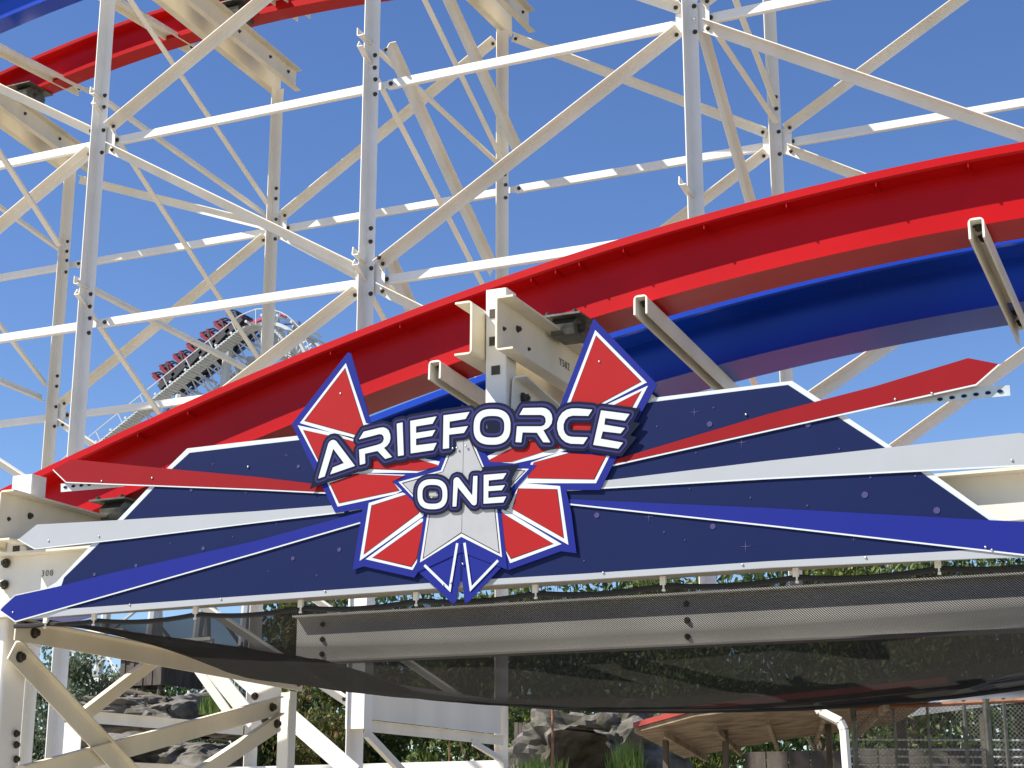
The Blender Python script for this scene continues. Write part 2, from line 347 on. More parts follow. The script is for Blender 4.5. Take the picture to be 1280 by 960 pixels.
# base gear seen under the canopy: sleeve, deep plate, low ledgers
bm = bmesh.new(); add_box(bm, (NX[2] + 0.02, 16.98, 4.0), (0.25, 0.2, 3.3)); o = obj('post_sleeve', bm, 'white2', tw)
zb = oX(460, 913, NX[2]).z
o.data.transform(Matrix.Translation((0, 0, zb - 2.35)))
a = V((-9.66, 17.1, 3.35)); b = V((-9.66, 20.9, 3.35))
bm = bmesh.new(); add_box(bm, (-9.66, 19, oX(540, 885, -9.66).z), (0.02, 3.8, 0.46)); obj('deep_plate', bm, 'white', tw)
za = oX(540, 916, -9.6).z
member('depth_brace', (-9.62, 17.1, za), (-9.62, 20.9, za), (1, 0, 0), L_prof(0.13, 0.06), 'white', tw)
dbrace(-9.6, (455, 915), (505, 968), 0.15, 0.08); dbrace(-9.6, (590, 928), (626, 950), 0.10, 0.06)
for py in (904, 962):
    z = oX(200, py, -14.0).z
    member('depth_brace', (-14.05, 17.1, z), (-13.9, 20.9, z), (1, 0, 0), L_prof(0.15, 0.06), 'white', tw)
o = member('ledger', oY(180, 968, 20.8), oY(630, 957, 20.8), (0, 1, 0), L_prof(0.15, 0.1, flip=True), 'white2', tw)
bm = bmesh.new(); add_box(bm, oY(84, 925, 17.4), (0.45, 0.012, 0.45)); obj('gusset_plate', bm, 'white', tw)

# ================================================================== TRACKS
def lerp_tab(tab, x):
    if x <= tab[0][0]:
        s = (tab[1][1] - tab[0][1]) / (tab[1][0] - tab[0][0]); return tab[0][1] + s * (x - tab[0][0])
    for (a, b), (c, d) in zip(tab, tab[1:]):
        if x <= c: return b + (d - b) * (x - a) / (c - a)
    s = (tab[-1][1] - tab[-2][1]) / (tab[-1][0] - tab[-2][0]); return tab[-1][1] + s * (x - tab[-1][0])
def fit(pts, Y, deg=3):
    q = [oY(px, py, Y) for px, py in pts]
    c = np.polyfit([v.x for v in q], [v.z for v in q], deg); return c
c1 = fit([(0, 612), (47, 590), (117, 555), (200, 517), (291, 480), (320, 462.5), (452, 410), (520, 385), (640, 345), (700, 322), (800, 292), (960, 245), (1100, 212), (1200, 192), (1280, 178)], 10.0, 3)
def ztop1(x):
    xe = -0.6
    if x > xe:
        dz = np.polyval(np.polyder(c1), xe); return float(np.polyval(c1, xe) + dz * (x - xe) - 0.03 * (x - xe) ** 2)
    xl = -9.2
    if x < xl:
        dz = np.polyval(np.polyder(c1), xl); d_ = max(x - xl, -1.6); return float(np.polyval(c1, xl) + dz * (d_ + d_ * d_ / 3.2))
    return float(np.polyval(c1, x))
def rail_bm(zf, Y0, x0, x1, near=True, bank=0.0, n=90, H=0.455, Wd=0.47, ov=0.158):
    """box rail: lipped top flange, recessed web, flush bottom plate; Y0 = lip front"""
    prof = [(0, 0), (0, -0.055), (0.012, -0.068), (ov, -0.073), (ov, -H + 0.012), (ov - 0.02, -H + 0.010), (ov - 0.02, -H), (Wd + 0.02, -H), (Wd + 0.02, -H + 0.010), (Wd, -H + 0.012), (Wd, -0.045), (Wd + 0.07, -0.04), (Wd + 0.07, 0)]
    cb, sb = math.cos(bank), math.sin(bank)
    bm = bmesh.new(); rings = []
    for i in range(n + 1):
        x = x0 + (x1 - x0) * i / n; z0 = zf(x)
        sl_ = (zf(x + 0.01) - zf(x - 0.01)) / 0.02; il = 1 / math.hypot(1, sl_)
        rg = []
        for (dy, dz) in prof:
            yy = dy * cb + dz * sb; zz = -dy * sb + dz * cb
            rg.append(bm.verts.new((x - zz * sl_ * il, Y0 + yy, z0 + zz * il)))
        rings.append(rg)
    k = len(prof)
    for r0, r1 in zip(rings, rings[1:]):
        for j in range(k): bm.faces.new((r0[j], r0[(j + 1) % k], r1[(j + 1) % k], r1[j]))
    bm.faces.new(rings[0][::-1]); bm.faces.new(rings[-1])
    return bm
tr = thing('coaster_track', 'lower track with red and blue box rails passing just over the sign', 'coaster track', (-4, 10.8, 4.5), 'coaster tracks')
obj('red_rail', rail_bm(ztop1, 10.0, -12.5, 3.5, bank=math.radians(2)), 'red', tr)
def ztop1b(x): return ztop1(x) - 0.135
obj('blue_rail', rail_bm(ztop1b, 11.33, -12.5, 3.5, bank=math.radians(2), ov=0.25, Wd=0.68, H=0.42), 'blue', tr)
# small stiffener tabs under the lip
tabs = [(-10.2, 1), (-9.1, 1)] + [(oY(px, 400, 10.0).x, 1) for px in (663, 694, 724, 780, 883, 989, 1105, 1225, 240, 180, 580)] + [(oY(px, py, 10).x, 1) for px, py in ((499, 405), (412, 440))]
for x, _ in tabs:
    bm = bmesh.new(); z = ztop1(x); add_box(bm, (x, 10.07, z - 0.085), (0.008, 0.12, 0.03)); obj('rail_tab', bm, 'red', tr)
def tie(zf, x, ya, yb, bank, p, m='white', drop=0.455, wdt=0.10):
    z = zf(x) - drop - 0.008
    A = V((x, ya, z - (ya - 10) * math.tan(bank))); B = V((x, yb, z - (yb - 10) * math.tan(bank)))
    o = member('crosstie', A, B, (0, 0, -1), C_prof(wdt, 0.14), m, p, up=(-1, 0, 0))
    d = (B - A).normalized()
    for t in (0.1, 0.28, (B - A).length - 0.42, (B - A).length - 0.2):
        bolt(A + d * t + V((0.0, 0, -0.016)), (0, 0, -1), o, 1.1)
    return o
for x in (-10.4, -5.13, -3.56, -1.31, 1.0):
    tie(ztop1, x, 9.97, 12.15, math.radians(3.0), tr)
# upper track
c2 = fit([(0, 90), (125, 37), (200, 11), (262, -8)], 19.5, 2)
zt2 = lambda x: float(np.polyval(c2, max(min(x, -9), -20)) + np.polyval(np.polyder(c2), max(min(x, -9), -20)) * (x - max(min(x, -9), -20)))
t2 = thing('coaster_track', 'upper red and blue track crossing the top left corner inside the trestle', 'coaster track', (-15, 19, 13), 'coaster tracks')
obj('red_rail', rail_bm(zt2, 19.5, -26, -6, bank=math.radians(-4), H=0.5), 'red', t2)
blz = oY(8, 22, 18.0).z
def zt2b(x): return zt2(x) + 0.34
obj('blue_rail', rail_bm(zt2b, 17.95, -26, -6, bank=math.radians(-4), H=0.5), 'blue', t2)
for (px, py) in ((105, 112), (245, 60), (380, 18)):
    e = oY(px, py, 20.35); d = V((0, 1, 0.07)).normalized()
    o = member('crosstie', e - d * 3.3, e, (0, 0, -1), C_prof(0.25, 0.10), 'white', t2, up=(-1, 0, 0))
    for t in (0.12, 0.32): bolt(e - d * t + V((0, 0, -0.016)), (0, 0, -1), o, 1.1)
def saddle(c, p, s=1.0):
    bm = bmesh.new()
    pr = [(-0.17, 0), (0.17, 0), (0.20, 0.10), (0.12, 0.17), (-0.12, 0.17), (-0.20, 0.10)]
    extr(bm, [(a * s, b * s) for a, b in pr], V(c) + V((-0.12 * s, 0, 0)), V(c) + V((0.12 * s, 0, 0)), V((0, 1, 0)), V((0, 0, 1)))
    add_box(bm, V(c) + V((0, 0, 0.178 * s)), (0.42 * s, 0.5 * s, 0.014))
    o = obj('saddle_bracket', bm, 'galv', p)
    for dx in (-0.14, 0.14): bolt(V(c) + V((dx * s, -0.20 * s, 0.19 * s)), (0, 0, 1), o, 0.8)
    bolt(V(c) + V((0.122 * s, -0.03, 0.08 * s)), (1, 0, 0), o, 1.2)
    return o
saddle(oX(36, 128, -17.95), t2, 1.2); saddle(oX(298, 26, -13.7), t2, 1.2)

# ================================================================== SIGN PORTAL (columns, beam, channels under the track)
sp = thing('sign_portal', 'white steel portal whose long deep beam carries the sign, with short channel-armed columns', 'steel portal', (-8.3, 9.4, 0))
YB = 9.14
bm = bmesh.new()
# wide-flange beam along X
zt_, zb_ = 3.50, 3.035
for (yc, zc, sy, sz) in ((9.22, zt_ - 0.009, 0.20, 0.018), (9.22, zb_ + 0.009, 0.20, 0.018), (9.22, (zt_ + zb_) / 2, 0.014, zt_ - zb_ - 0.037)):
    add_box(bm, (-3.5, yc, zc), (14, sy, sz))
beam = obj('main_beam', bm, 'white', sp)
for px, py in ((8, 704), (6, 731)): bolt(oY(px, py, 9.20), (0, -1, 0), beam, 1.2)
def text(s, size, loc, rot, name, m, p):
    cu = bpy.data.curves.new(name, 'FONT'); cu.body = s; cu.size = size; cu.extrude = 0.001; cu.align_x = 'CENTER'; cu.space_character = 1.25; cu.offset = -0.0006
    t = bpy.data.objects.new(name, cu); COL.objects.link(t); dg = bpy.context.evaluated_depsgraph_get()
    me = bpy.data.meshes.new_from_object(t.evaluated_get(dg)); bpy.data.objects.remove(t)
    me.materials.clear(); me.materials.append(M[m]); me.transform(rot.to_matrix().to_4x4()); me.transform(Matrix.Translation(loc))
    o = link(bpy.data.objects.new(name, me)); par(o, p); return o
from mathutils import Euler
text('308', 0.062, oY(58.5, 720, 9.208), Euler((math.pi / 2, 0, 0)), 'stamped_number', 'mark', beam)
def stub(x, ztop, yc=9.33, dz0=0.285, y_in=0.27, ylen=2.9, wd=0.15):
    q = member('column', (x, yc, zt_ + 0.002), (x, yc, ztop), (0, -1, 0), box_prof(wd, 0.16), 'white2', sp)
    for dz in (0.20,): 
        bm = bmesh.new(); add_box(bm, (x - 0.02, yc - 0.084, ztop - 0.17), (0.05, 0.006, 0.06)); obj('slot', bm, 'bolt', q)
        bm = bmesh.new(); add_box(bm, (x - 0.02, yc - 0.084, ztop - 0.36), (0.05, 0.006, 0.06)); obj('slot', bm, 'bolt', q)
        bm = bmesh.new(); add_box(bm, (x - 0.0, yc - 0.084, ztop - 0.56), (0.06, 0.006, 0.06)); obj('slot', bm, 'bolt', q)
    bz = ztop - dz0
    for sgn in (-1, 1):
        A = V((x + sgn * (wd / 2 + 0.008), yc - y_in, bz - 0.02)); B = A + V((0, ylen, -0.03))
        o = member('channel_arm', A, B, (sgn, 0, 0), C_prof(0.365, 0.125), 'cream', sp)
        if sgn > 0:
            for dy, dz, sc in ((0.10, -0.01, 0.55), (0.32, 0.05, 0.85), (0.50, -0.04, 0.5), (1.5, -0.05, 1.0)): bolt(A + V((0.013, dy, dz)), (1, 0, 0), o, sc)
    return q, bz
ca, bz2 = stub(oY(620, 400, 9.25).x, oY(620, 361, 9.25).z)
xc2 = ca.data.vertices[0].co.x
cb_, bz1 = stub(oY(26, 620, 9.25).x, oY(26, 594, 9.25).z, wd=0.19, dz0=0.35, y_in=0.42)
text('Y502', 0.075, V((oY(620, 400, 9.25).x + 0.075 + 0.026, 10.18, bz2 - 0.03)), Euler((math.pi / 2, 0, math.pi / 2)), 'stamped_number', 'mark', sp)
xC = oY(620, 400, 9.25).x; xA = oY(26, 620, 9.25).x
saddle(oX(712, 424, xC + 0.22), sp, 0.72); saddle(oX(152, 652, xA + 0.26), sp, 0.8)
# lower tie bar end and knee brace at the middle column
o = member('knee_brace', V((xC + 0.09, 9.3, bz2 - 0.42)), V((xC + 0.09, 10.9, bz2 - 0.62)), (1, 0, 0), L_prof(0.22, 0.10), 'white', sp)
bolt(V((xC + 0.105, 9.45, bz2 - 0.43)), (1, 0, 0), o, 1.4)
g0 = oY(640, 753, 13.3).z; g1 = oY(640, 817, 13.3).z; bm = bmesh.new()
for (yc, zc, sy, sz) in ((13.4, g0 - 0.009, 0.20, 0.018), (13.4, g1 + 0.009, 0.20, 0.018), (13.4, (g0 + g1) / 2, 0.014, g0 - g1 - 0.037)):
    add_box(bm, (-2.97, yc, zc), (10.74, sy, sz))
rg = obj('rear_girder', bm, 'white2', sp)
for xx in (-8.05, -4.42):
    for k in range(3): bolt((xx, 13.39, g0 - 0.09 - 0.14 * k), (0, -1, 0), rg, 0.9)
# left end bent under the canopy
XB = xA + 0.03
col = member('column', (xA, 9.33, 0), (xA, 9.33, zb_ - 0.002), (1, 0, 0), L_prof(0.24, 0.15, back=True), 'white2', sp, up=(0, -1, 0))
for py in (917, 931, 949): bolt(oX(20, py, xA + 0.02), (1, 0, 0), col, 0.9)
def bmem(a, b, wd, leg, flip=False, name='brace', m='cream', X=XB, bolts=()):
    A = oX(*a, X); B = oX(*b, X); o = member(name, A, B, (1, 0, 0), L_prof(wd, leg, flip=flip), m, sp)
    for t in bolts:
        d = B - A; bolt(A + d * t + V((0.014, 0, 0)), (1, 0, 0), o, 1.35)
    return o
bmem((18, 787), (377, 854), 0.15, 0.09, name='side_beam', bolts=(0.05, 0.98), X=XB + 0.1)
bmem((14, 812), (175, 985), 0.155, 0.06, bolts=(0.05,), X=XB + 0.06)
bmem((205, 815), (95, 900), 0.13, 0.07, X=XB - 0.10)
bmem((20, 972), (346, 882), 0.165, 0.08, bolts=(0.97,), X=XB + 0.02)
bmem((215, 990), (348, 902), 0.165, 0.08, bolts=(0.965,), X=XB + 0.02)
pr = oX(360, 900, XB)
member('column', (XB, pr.y, 0), (XB, pr.y, pr.z + 0.25), (0, -1, 0), L_prof(0.2, 0.14, flip=True), 'white2', sp)
bm = bmesh.new(); q = oX(343, 886, XB); add_box(bm, q + V((-0.1, 0.02, 0)), (0.30, 0.012, 0.42)); o = obj('gusset_plate', bm, 'white2', sp)
for dx, dz in ((-0.12, 0.12), (0.0, -0.1)): bolt(q + V((dx - 0.1, 0.012, dz)), (0, -1, 0), o, 1.2)
for a, b, wd in (((243, 830), (296, 905), 0.10), ((262, 832), (318, 902), 0.17)):
    member('brace', oY(*a, 14.5), oY(*b, 14.5), (0, -1, 0), L_prof(wd, 0.03), 'white', sp)
member('brace', oY(298, 838, 15), oY(444, 966, 15), (0, -1, 0), L_prof(0.17, 0.09, flip=True), 'white2', sp)

# ================================================================== THE SIGN
YS = 8.98
sg = thing('entrance_sign', 'large navy, red and silver roller coaster sign with winged star emblem reading ARIEFORCE ONE', 'sign', (-4.4, YS, 3.0))
def P(pts, Y): return [oY(x, y, Y) for x, y in pts]
def plate(name, pts, Y, thick, m, label=None): return poly_plate(name, [P(pts, Y)], thick, m, sg, label)
def strip(name, pts, wpx, Y, thick, m, p=None, closed=False):
    """a raised line of constant width along pixel-surveyed points in the sign plane"""
    q = P(pts, Y); h = wpx * 0.00465 / 2; bm = bmesh.new(); k = len(q)
    seg = list(zip(q, q[1:]))
    L_, R_ = [], []
    for i in range(k):
        ds = []
        if i > 0: ds.append((q[i] - q[i - 1]).normalized())
        if i < k - 1: ds.append((q[i + 1] - q[i]).normalized())
        d = sum(ds, V((0, 0, 0))).normalized(); nrm = V((-d.z, 0, d.x)); sc = 1.0
        if len(ds) == 2: sc = min(2.5, 1 / max(0.3, nrm.dot(V((-ds[0].z, 0, ds[0].x)))))
        L_.append(q[i] + nrm * h * sc); R_.append(q[i] - nrm * h * sc)
    lp = L_ + R_[::-1]
    v0 = [bm.verts.new(a) for a in lp]; v1 = [bm.verts.new(a + V((0, thick, 0))) for a in lp]; n = len(lp)
    for i in range(k - 1): bm.faces.new((v0[i], v0[i + 1], v0[n - 2 - i], v0[n - 1 - i]))
    for i in range(n): bm.faces.new((v0[i], v0[(i + 1) % n], v1[(i + 1) % n], v1[i]))
    return obj(name, bm, m, p or sg)
# --- wings: backing boards with white edge, navy field slightly inset
bl = [(40, 773), (160, 763), (300, 752.5), (430, 743), (575, 733)]
br = [(575, 733), (730, 724.5), (960, 709.5), (1220, 698), (1300, 696)]
plate('wing_panel', [(25, 755), (70, 728), (116, 679), (150, 647), (208, 586), (234, 560.5), (320, 550.5), (400, 541.5), (575, 560)] + bl[::-1], YS, 0.02, 's_white', 'left wing board with cut diagonal end')
plate('wing_panel', [(576, 560), (815, 497.5), (990, 476), (1114, 558), (1160, 587.5), (1247, 650), (1300, 656)] + br[::-1], YS, 0.02, 's_white', 'right wing board with cut diagonal end')
plate('navy_field', [(70, 752), (80, 722), (124, 679), (157, 647), (215, 586), (237, 566), (320, 556), (400, 547), (575, 565), (575, 726), (430, 736), (320, 744), (85, 761)], YS - 0.004, 0.003, 's_navy')
plate('navy_field', [(576, 565), (815, 502.5), (985, 481), (1107, 560), (1148, 588), (1238, 651), (1222, 687), (960, 701.5), (730, 717), (576, 726)], YS - 0.004, 0.003, 's_navy')
# grey foot strip with dull face
plate('foot_strip', [(85, 761), (320, 744), (575, 726), (730, 717), (960, 701.5), (1222, 687), (1300, 686), (1300, 696), (1220, 698), (960, 709.5), (730, 724.5), (575, 733), (320, 751), (60, 771)], YS - 0.006, 0.004, 's_grey')
Yp = YS - 0.012
plate('red_plank', [(66, 587), (90, 574), (180, 583), (320, 596), (362, 601), (410, 607), (412, 616), (320, 611), (160, 605.5), (82.5, 602.5)], Yp, 0.005, 's_redp')
strip('plank_edge', [(66, 587), (82.5, 603), (160, 606), (320, 612), (410, 616.5)], 1.7, Yp - 0.0015, 0.006, 's_white')
plate('grey_plank', [(23, 674), (46, 655.6), (150, 650), (320, 639), (430, 630.5), (430, 639.5), (320, 652), (160, 672), (43, 685)], Yp, 0.005, 's_grey')
strip('plank_edge', [(22, 674), (43, 686), (160, 673), (320, 653), (430, 640)], 1.9, Yp - 0.0015, 0.006, 's_white')
plate('blue_plank', [(0, 762.5), (19, 745), (65, 735), (140, 716), (320, 676), (455, 639), (455, 651), (320, 690.5), (160, 736), (19, 776)], Yp, 0.005, 's_blue')
strip('plank_edge', [(0, 763.5), (19, 777), (160, 737), (320, 691.5), (455, 652)], 1.9, Yp - 0.0015, 0.006, 's_white')
strip('plank_edge', [(1, 760), (19, 744), (66, 734)], 1.3, Yp - 0.0015, 0.006, 's_white')
plate('red_plank', [(760, 577), (960, 517.5), (1093, 483), (1210, 447.5), (1248.7, 455), (1220, 480), (960, 537), (755, 583)], Yp, 0.005, 's_redp')
strip('plank_edge', [(1249, 455.5), (1220, 481), (960, 538.5), (760, 583)], 1.9, Yp - 0.0015, 0.006, 's_white')
plate('grey_plank', [(745, 602), (960, 576), (1150, 555), (1275, 541), (1310, 549), (1296, 580), (960, 597), (745, 609.5)], Yp, 0.005, 's_grey')
strip('plank_edge', [(1296, 581), (960, 598), (745, 610.5)], 1.9, Yp - 0.0015, 0.006, 's_white')
plate('blue_plank', [(700, 623.5), (960, 635), (1235, 650), (1300, 653), (1320, 670), (1300, 695), (960, 656), (700, 628.5)], Yp, 0.005, 's_blue')
strip('plank_edge', [(1300, 696), (960, 657), (700, 629)], 1.9, Yp - 0.0015, 0.006, 's_white')
strip('plank_edge', [(700, 613.2), (727, 612)], 1.4, Yp - 0.0015, 0.006, 's_white')
strip('plank_edge', [(436, 638.6), (453, 635.6)], 1.4, Yp - 0.0015, 0.006, 's_white')
# perforated hanger strips poking out behind the red planks
def perf(pts, m, holes):
    o = plate('hanger_strip', pts, YS + 0.03, 0.006, m)
    for h in holes:
        bm = bmesh.new(); c = oY(*h, YS + 0.027); bmesh.ops.create_cone(bm, cap_ends=True, segments=12, radius1=0.012, radius2=0.012, depth=0.004, matrix=Matrix.Translation(c) @ Matrix.Rotation(math.pi / 2, 4, 'X') @ Matrix.Diagonal((1.3, 0.8, 1, 1)))
        obj('hole', bm, 's_navy', o)
M['pale'] = mat('pale_galvanised', (0.55, 0.62, 0.62), 0.4, metal=0.2, var=0.2, vscale=8)
perf([(76, 604.5), (155, 604), (155, 608), (76, 615)], 's_white', [(81.5, 609), (91.5, 607.7), (101.5, 606.8), (111.5, 605.8)])
perf([(1085, 511), (1200, 484), (1262, 481.5), (1263, 494.5)], 'pale', [(1250, 489), (1235, 491), (1220, 493), (1205, 495), (1190, 497), (1175, 499)])
# stars and specks printed on the navy
def speck(px, py, r):
    bm = bmesh.new(); c = oY(px, py, YS - 0.006); bmesh.ops.create_cone(bm, cap_ends=True, segments=14, radius1=r * 0.0047, radius2=r * 0.0047, depth=0.002, matrix=Matrix.Translation(c) @ Matrix.Rotation(math.pi / 2, 4, 'X')); obj('printed_dot', bm, 's_dot', sg)
def spark(px, py, r):
    c = oY(px, py, YS - 0.006); R_ = r * 0.0047; pts = []
    for k in range(8):
        a = math.pi / 4 * k; rr = R_ if k % 2 == 0 else R_ * 0.10; pts.append(c + V((math.cos(a) * rr, 0, math.sin(a) * rr)))
    poly_plate('printed_sparkle', [pts], 0.002, 's_dot', sg)
for p_ in ((373, 583, 2.6), (118, 718, 2.6), (170, 707, 2.6), (254, 685.5, 2.8), (366, 698, 2.8), (424, 687, 3), (887, 530, 3.6), (746, 644, 3.6), (891, 658, 3.6), (1081, 618.5, 4), (1171, 638, 4), (1010, 531, 3.4), (239, 612.5, 2.4), (213, 679, 1), (291, 671, 1), (346, 655, 1), (336, 714, 1), (821, 533, 1.2), (892, 509.5, 1.2), (830, 665, 1.2), (856, 675, 1), (730, 701, 1.2), (862, 611, 1), (938, 622, 1.2), (1088, 597, 1.3), (1144, 595, 1.3), (1009, 632, 1.2), (1049, 561, 1.2), (870, 566, 1)): speck(*p_)
for p_ in ((266, 580, 5.5), (307, 616, 5), (396, 719, 5.5), (358, 569, 6), (352, 685, 5), (868, 515, 8), (927, 553, 8), (811, 646, 8), (932, 683, 9), (1067, 674, 5), (143, 745, 4)): spark(*p_)
# --- emblem plate
YE = YS - 0.020
plate('emblem_plate', [(434.6, 440.6), (438.7, 441.5), (463, 526), (475, 548), (560, 545), (640, 538), (690, 530), (702, 502), (742, 398), (821.5, 480.5), (805, 510), (770, 573), (750, 612.5), (707.5, 612.5), (714, 640), (720.6, 691.5), (701, 689), (634.4, 713), (627.5, 708), (586, 752), (581, 754), (578, 727), (573.7, 727), (570, 752), (566, 755), (523, 715), (517.5, 722), (455, 708), (440.6, 712.5), (453, 636), (419, 641), (393, 589), (364.4, 530)], YE, 0.005, 's_blue')
fac = [
 ([(432.3, 453.8), (374.8, 528.8), (466, 556), (462, 530), (457.5, 528.8)], [(431.4, 460.6), (381, 526), (458, 547), (453, 530)]),
 ([(372, 531.5), (437, 545.5), (530, 573), (552.7, 577.5), (551.5, 581), (521, 591), (450, 591), (408, 599)], [(379.4, 537.5), (435, 550), (529, 576), (551, 582.5), (523, 588.5), (465, 585.5), (404, 587)]),
 ([(409, 603), (422, 633.3), (495, 617.5), (503, 613), (488, 600), (507, 593.5), (450, 591.5)], [(412.5, 604), (424.4, 628.7), (498.7, 613), (490, 602), (505, 595), (446, 592.8)]),
 ([(461, 628.7), (503, 615.5), (512, 620), (535, 640), (528, 646), (449.5, 701)], [(465, 632), (508, 618.5), (530, 632), (522, 642), (455, 692.5)]),
 ([(457, 699), (515.7, 712.5), (521, 703), (522, 696), (531, 648), (526, 648.5)], [(466, 697), (514, 708), (520.5, 698), (530, 651)]),
 ([(631, 686), (637.5, 704), (702, 680), (636, 640), (626, 636)], [(627, 640), (631.8, 686), (638.7, 698), (691, 679.5), (630, 643)]),
 ([(650, 603.5), (700, 607.5), (710.5, 681), (633, 638), (640, 625)], [(648, 611), (696, 612), (704.4, 672.5), (641, 636)]),
 ([(664, 578), (700, 565), (762, 570), (745, 604), (651, 604), (656, 598)], [(668, 578), (714, 566), (757, 570), (742, 599), (660, 597.5)]),
 ([(603, 573), (634, 558.5), (762, 504), (810, 482), (785, 530), (765, 561), (714, 561), (668, 574), (640, 580), (608, 581)], [(606, 578), (634, 563), (768, 506), (801, 489), (778, 530), (757, 557), (690, 561), (640, 577)]),
 ([(744, 412.5), (808.5, 478), (740, 513), (698, 532)], [(745, 420), (801, 477), (735, 512), (704, 528)])]
def grow(pts, d):
    cx = sum(p[0] for p in pts) / len(pts); cy = sum(p[1] for p in pts) / len(pts)
    return [(x + d * (x - cx) / max(6, math.hypot(x - cx, y - cy)), y + d * (y - cy) / max(6, math.hypot(x - cx, y - cy))) for x, y in pts]
for wpts, rpts in fac:
    f = plate('facet', wpts, YE - 0.0015, 0.0012, 's_white')
    q = poly_plate('facet_line', [P(grow(rpts, 0.9), YE - 0.0026)], 0.001, 's_line', f)
    q = poly_plate('facet_face', [P(rpts, YE - 0.0037)], 0.001, 's_red', f)
st = plate('star_border', [(578, 505), (612, 577), (671, 581.5), (626, 632), (634, 712), (576.5, 690), (520, 716), (530, 640), (491, 602), (547, 584)], YE - 0.0048, 0.001, 's_blue')
plate('star_edge', [(578, 520), (605, 584), (661, 586), (620.5, 629), (627.5, 696.5), (576.5, 671), (525, 703), (534.5, 641), (498, 602.5), (551, 588)], YE - 0.0059, 0.001, 's_white')
plate('star_line', [(578, 526), (602.8, 584.2), (657, 588), (618, 628.4), (624.6, 692.2), (576.5, 666.5), (528.2, 698.6), (537, 640.4), (502, 603.6), (553.2, 589.4)], YE - 0.0070, 0.001, 's_line')
plate('star_face', [(578, 530), (602, 585), (655, 589), (617, 628), (623.5, 690.5), (576.5, 665.3), (529.5, 697), (538, 640), (504, 604.5), (554, 590)], YE - 0.0081, 0.001, 's_silver')
strip('star_seam', [(579.5, 545), (577, 665)], 0.5, YE - 0.0086, 0.0004, 's_line')
strip('fin_line', [(530.5, 706.5), (562, 737), (571.5, 679)], 3.6, YE - 0.0059, 0.001, 's_white')
strip('fin_line', [(580.5, 678.5), (588.5, 736), (622.5, 700.5)], 3.6, YE - 0.0059, 0.001, 's_white')
strip('fin_seam', [(576.5, 680), (575.6, 726)], 1.0, YE - 0.0054, 0.0005, 's_dark')
# --- lettering: outlines grown from the letters with a distance field
def z8(ox, oy, pts): return [(ox + x / 8, oy + y / 8) for x, y in pts]
def sup(ox, oy, cx, cy, rx, ry, e=2.7, sh=0.0, n=44):
    out = []
    for k in range(n):
        a = 2 * math.pi * k / n; c, s = math.cos(a), math.sin(a)
        X = rx * math.copysign(abs(c) ** (2 / e), c); Y_ = ry * math.copysign(abs(s) ** (2 / e), s)
        out.append((ox + (cx + X - sh * Y_) / 8, oy + (cy + Y_) / 8))
    return out
word1 = [
 ('A', z8(360, 530, [(305, 547), (405, 200), (418, 178), (438, 163), (462, 160), (484, 172), (500, 192), (672, 420), (425, 505), (452, 436), (562, 392), (455, 248), (370, 525)]), None),
 ('R', z8(360, 530, [(760, 78), (915, 40), (955, 35), (985, 44), (1008, 64), (1024, 105), (1027, 145), (1017, 185), (993, 218), (962, 240), (1042, 330), (975, 350), (898, 270), (772, 298), (775, 395), (722, 410), (714, 258), (890, 212), (930, 198), (952, 178), (962, 150), (957, 122), (940, 105), (915, 102), (712, 155)]), None),
 ('I', z8(490, 490, [(50, 318), (108, 305), (120, 632), (63, 642)]), None),
 ('E', z8(490, 490, [(185, 290), (448, 245), (408, 318), (243, 345), (243, 410), (437, 380), (403, 440), (243, 468), (243, 535), (450, 510), (415, 582), (190, 615)]), None),
 ('F', z8(490, 490, [(518, 235), (778, 200), (738, 270), (578, 297), (578, 365), (762, 342), (722, 410), (573, 428), (573, 562), (512, 570)]), None),
 ('O', sup(490, 490, 1003, 350, 184, 178, 2.6, 0.02), sup(490, 490, 1003, 349, 123, 109, 2.8, 0.02)),
 ('R', z8(640, 490, [(115, 162), (300, 158), (340, 165), (375, 188), (398, 225), (406, 270), (398, 315), (372, 352), (345, 370), (315, 383), (385, 505), (315, 503), (252, 408), (108, 405), (95, 505), (38, 502), (52, 345), (295, 345), (325, 332), (340, 300), (338, 265), (322, 240), (290, 230), (77, 230)]), None),
 ('C', z8(640, 490, [(805, 178), (765, 240), (610, 237), (565, 250), (535, 280), (518, 325), (518, 375), (533, 415), (560, 440), (600, 450), (760, 455), (715, 522), (590, 518), (540, 503), (500, 470), (470, 425), (455, 370), (455, 310), (472, 255), (505, 208), (550, 178), (600, 166), (660, 165)]), None),
 ('E', z8(640, 490, [(893, 185), (1178, 222), (1132, 288), (935, 262), (925, 328), (1130, 362), (1088, 415), (910, 395), (890, 468), (1112, 508), (1065, 568), (815, 530)]), None)]
word2 = [
 ('O', sup(490, 580, 407, 303, 149, 150, 2.6), sup(490, 580, 407, 304, 101, 95, 2.8)),
 ('N', z8(490, 580, [(608, 427), (618, 165), (628, 143), (648, 133), (668, 138), (680, 152), (805, 318), (815, 122), (857, 120), (850, 385), (845, 405), (828, 415), (808, 410), (795, 397), (660, 232), (646, 425)]), None),
 ('E', z8(490, 580, [(920, 110), (1148, 92), (1112, 150), (970, 165), (968, 225), (1132, 212), (1100, 262), (965, 272), (965, 340), (1145, 325), (1115, 385), (918, 398)]), None)]
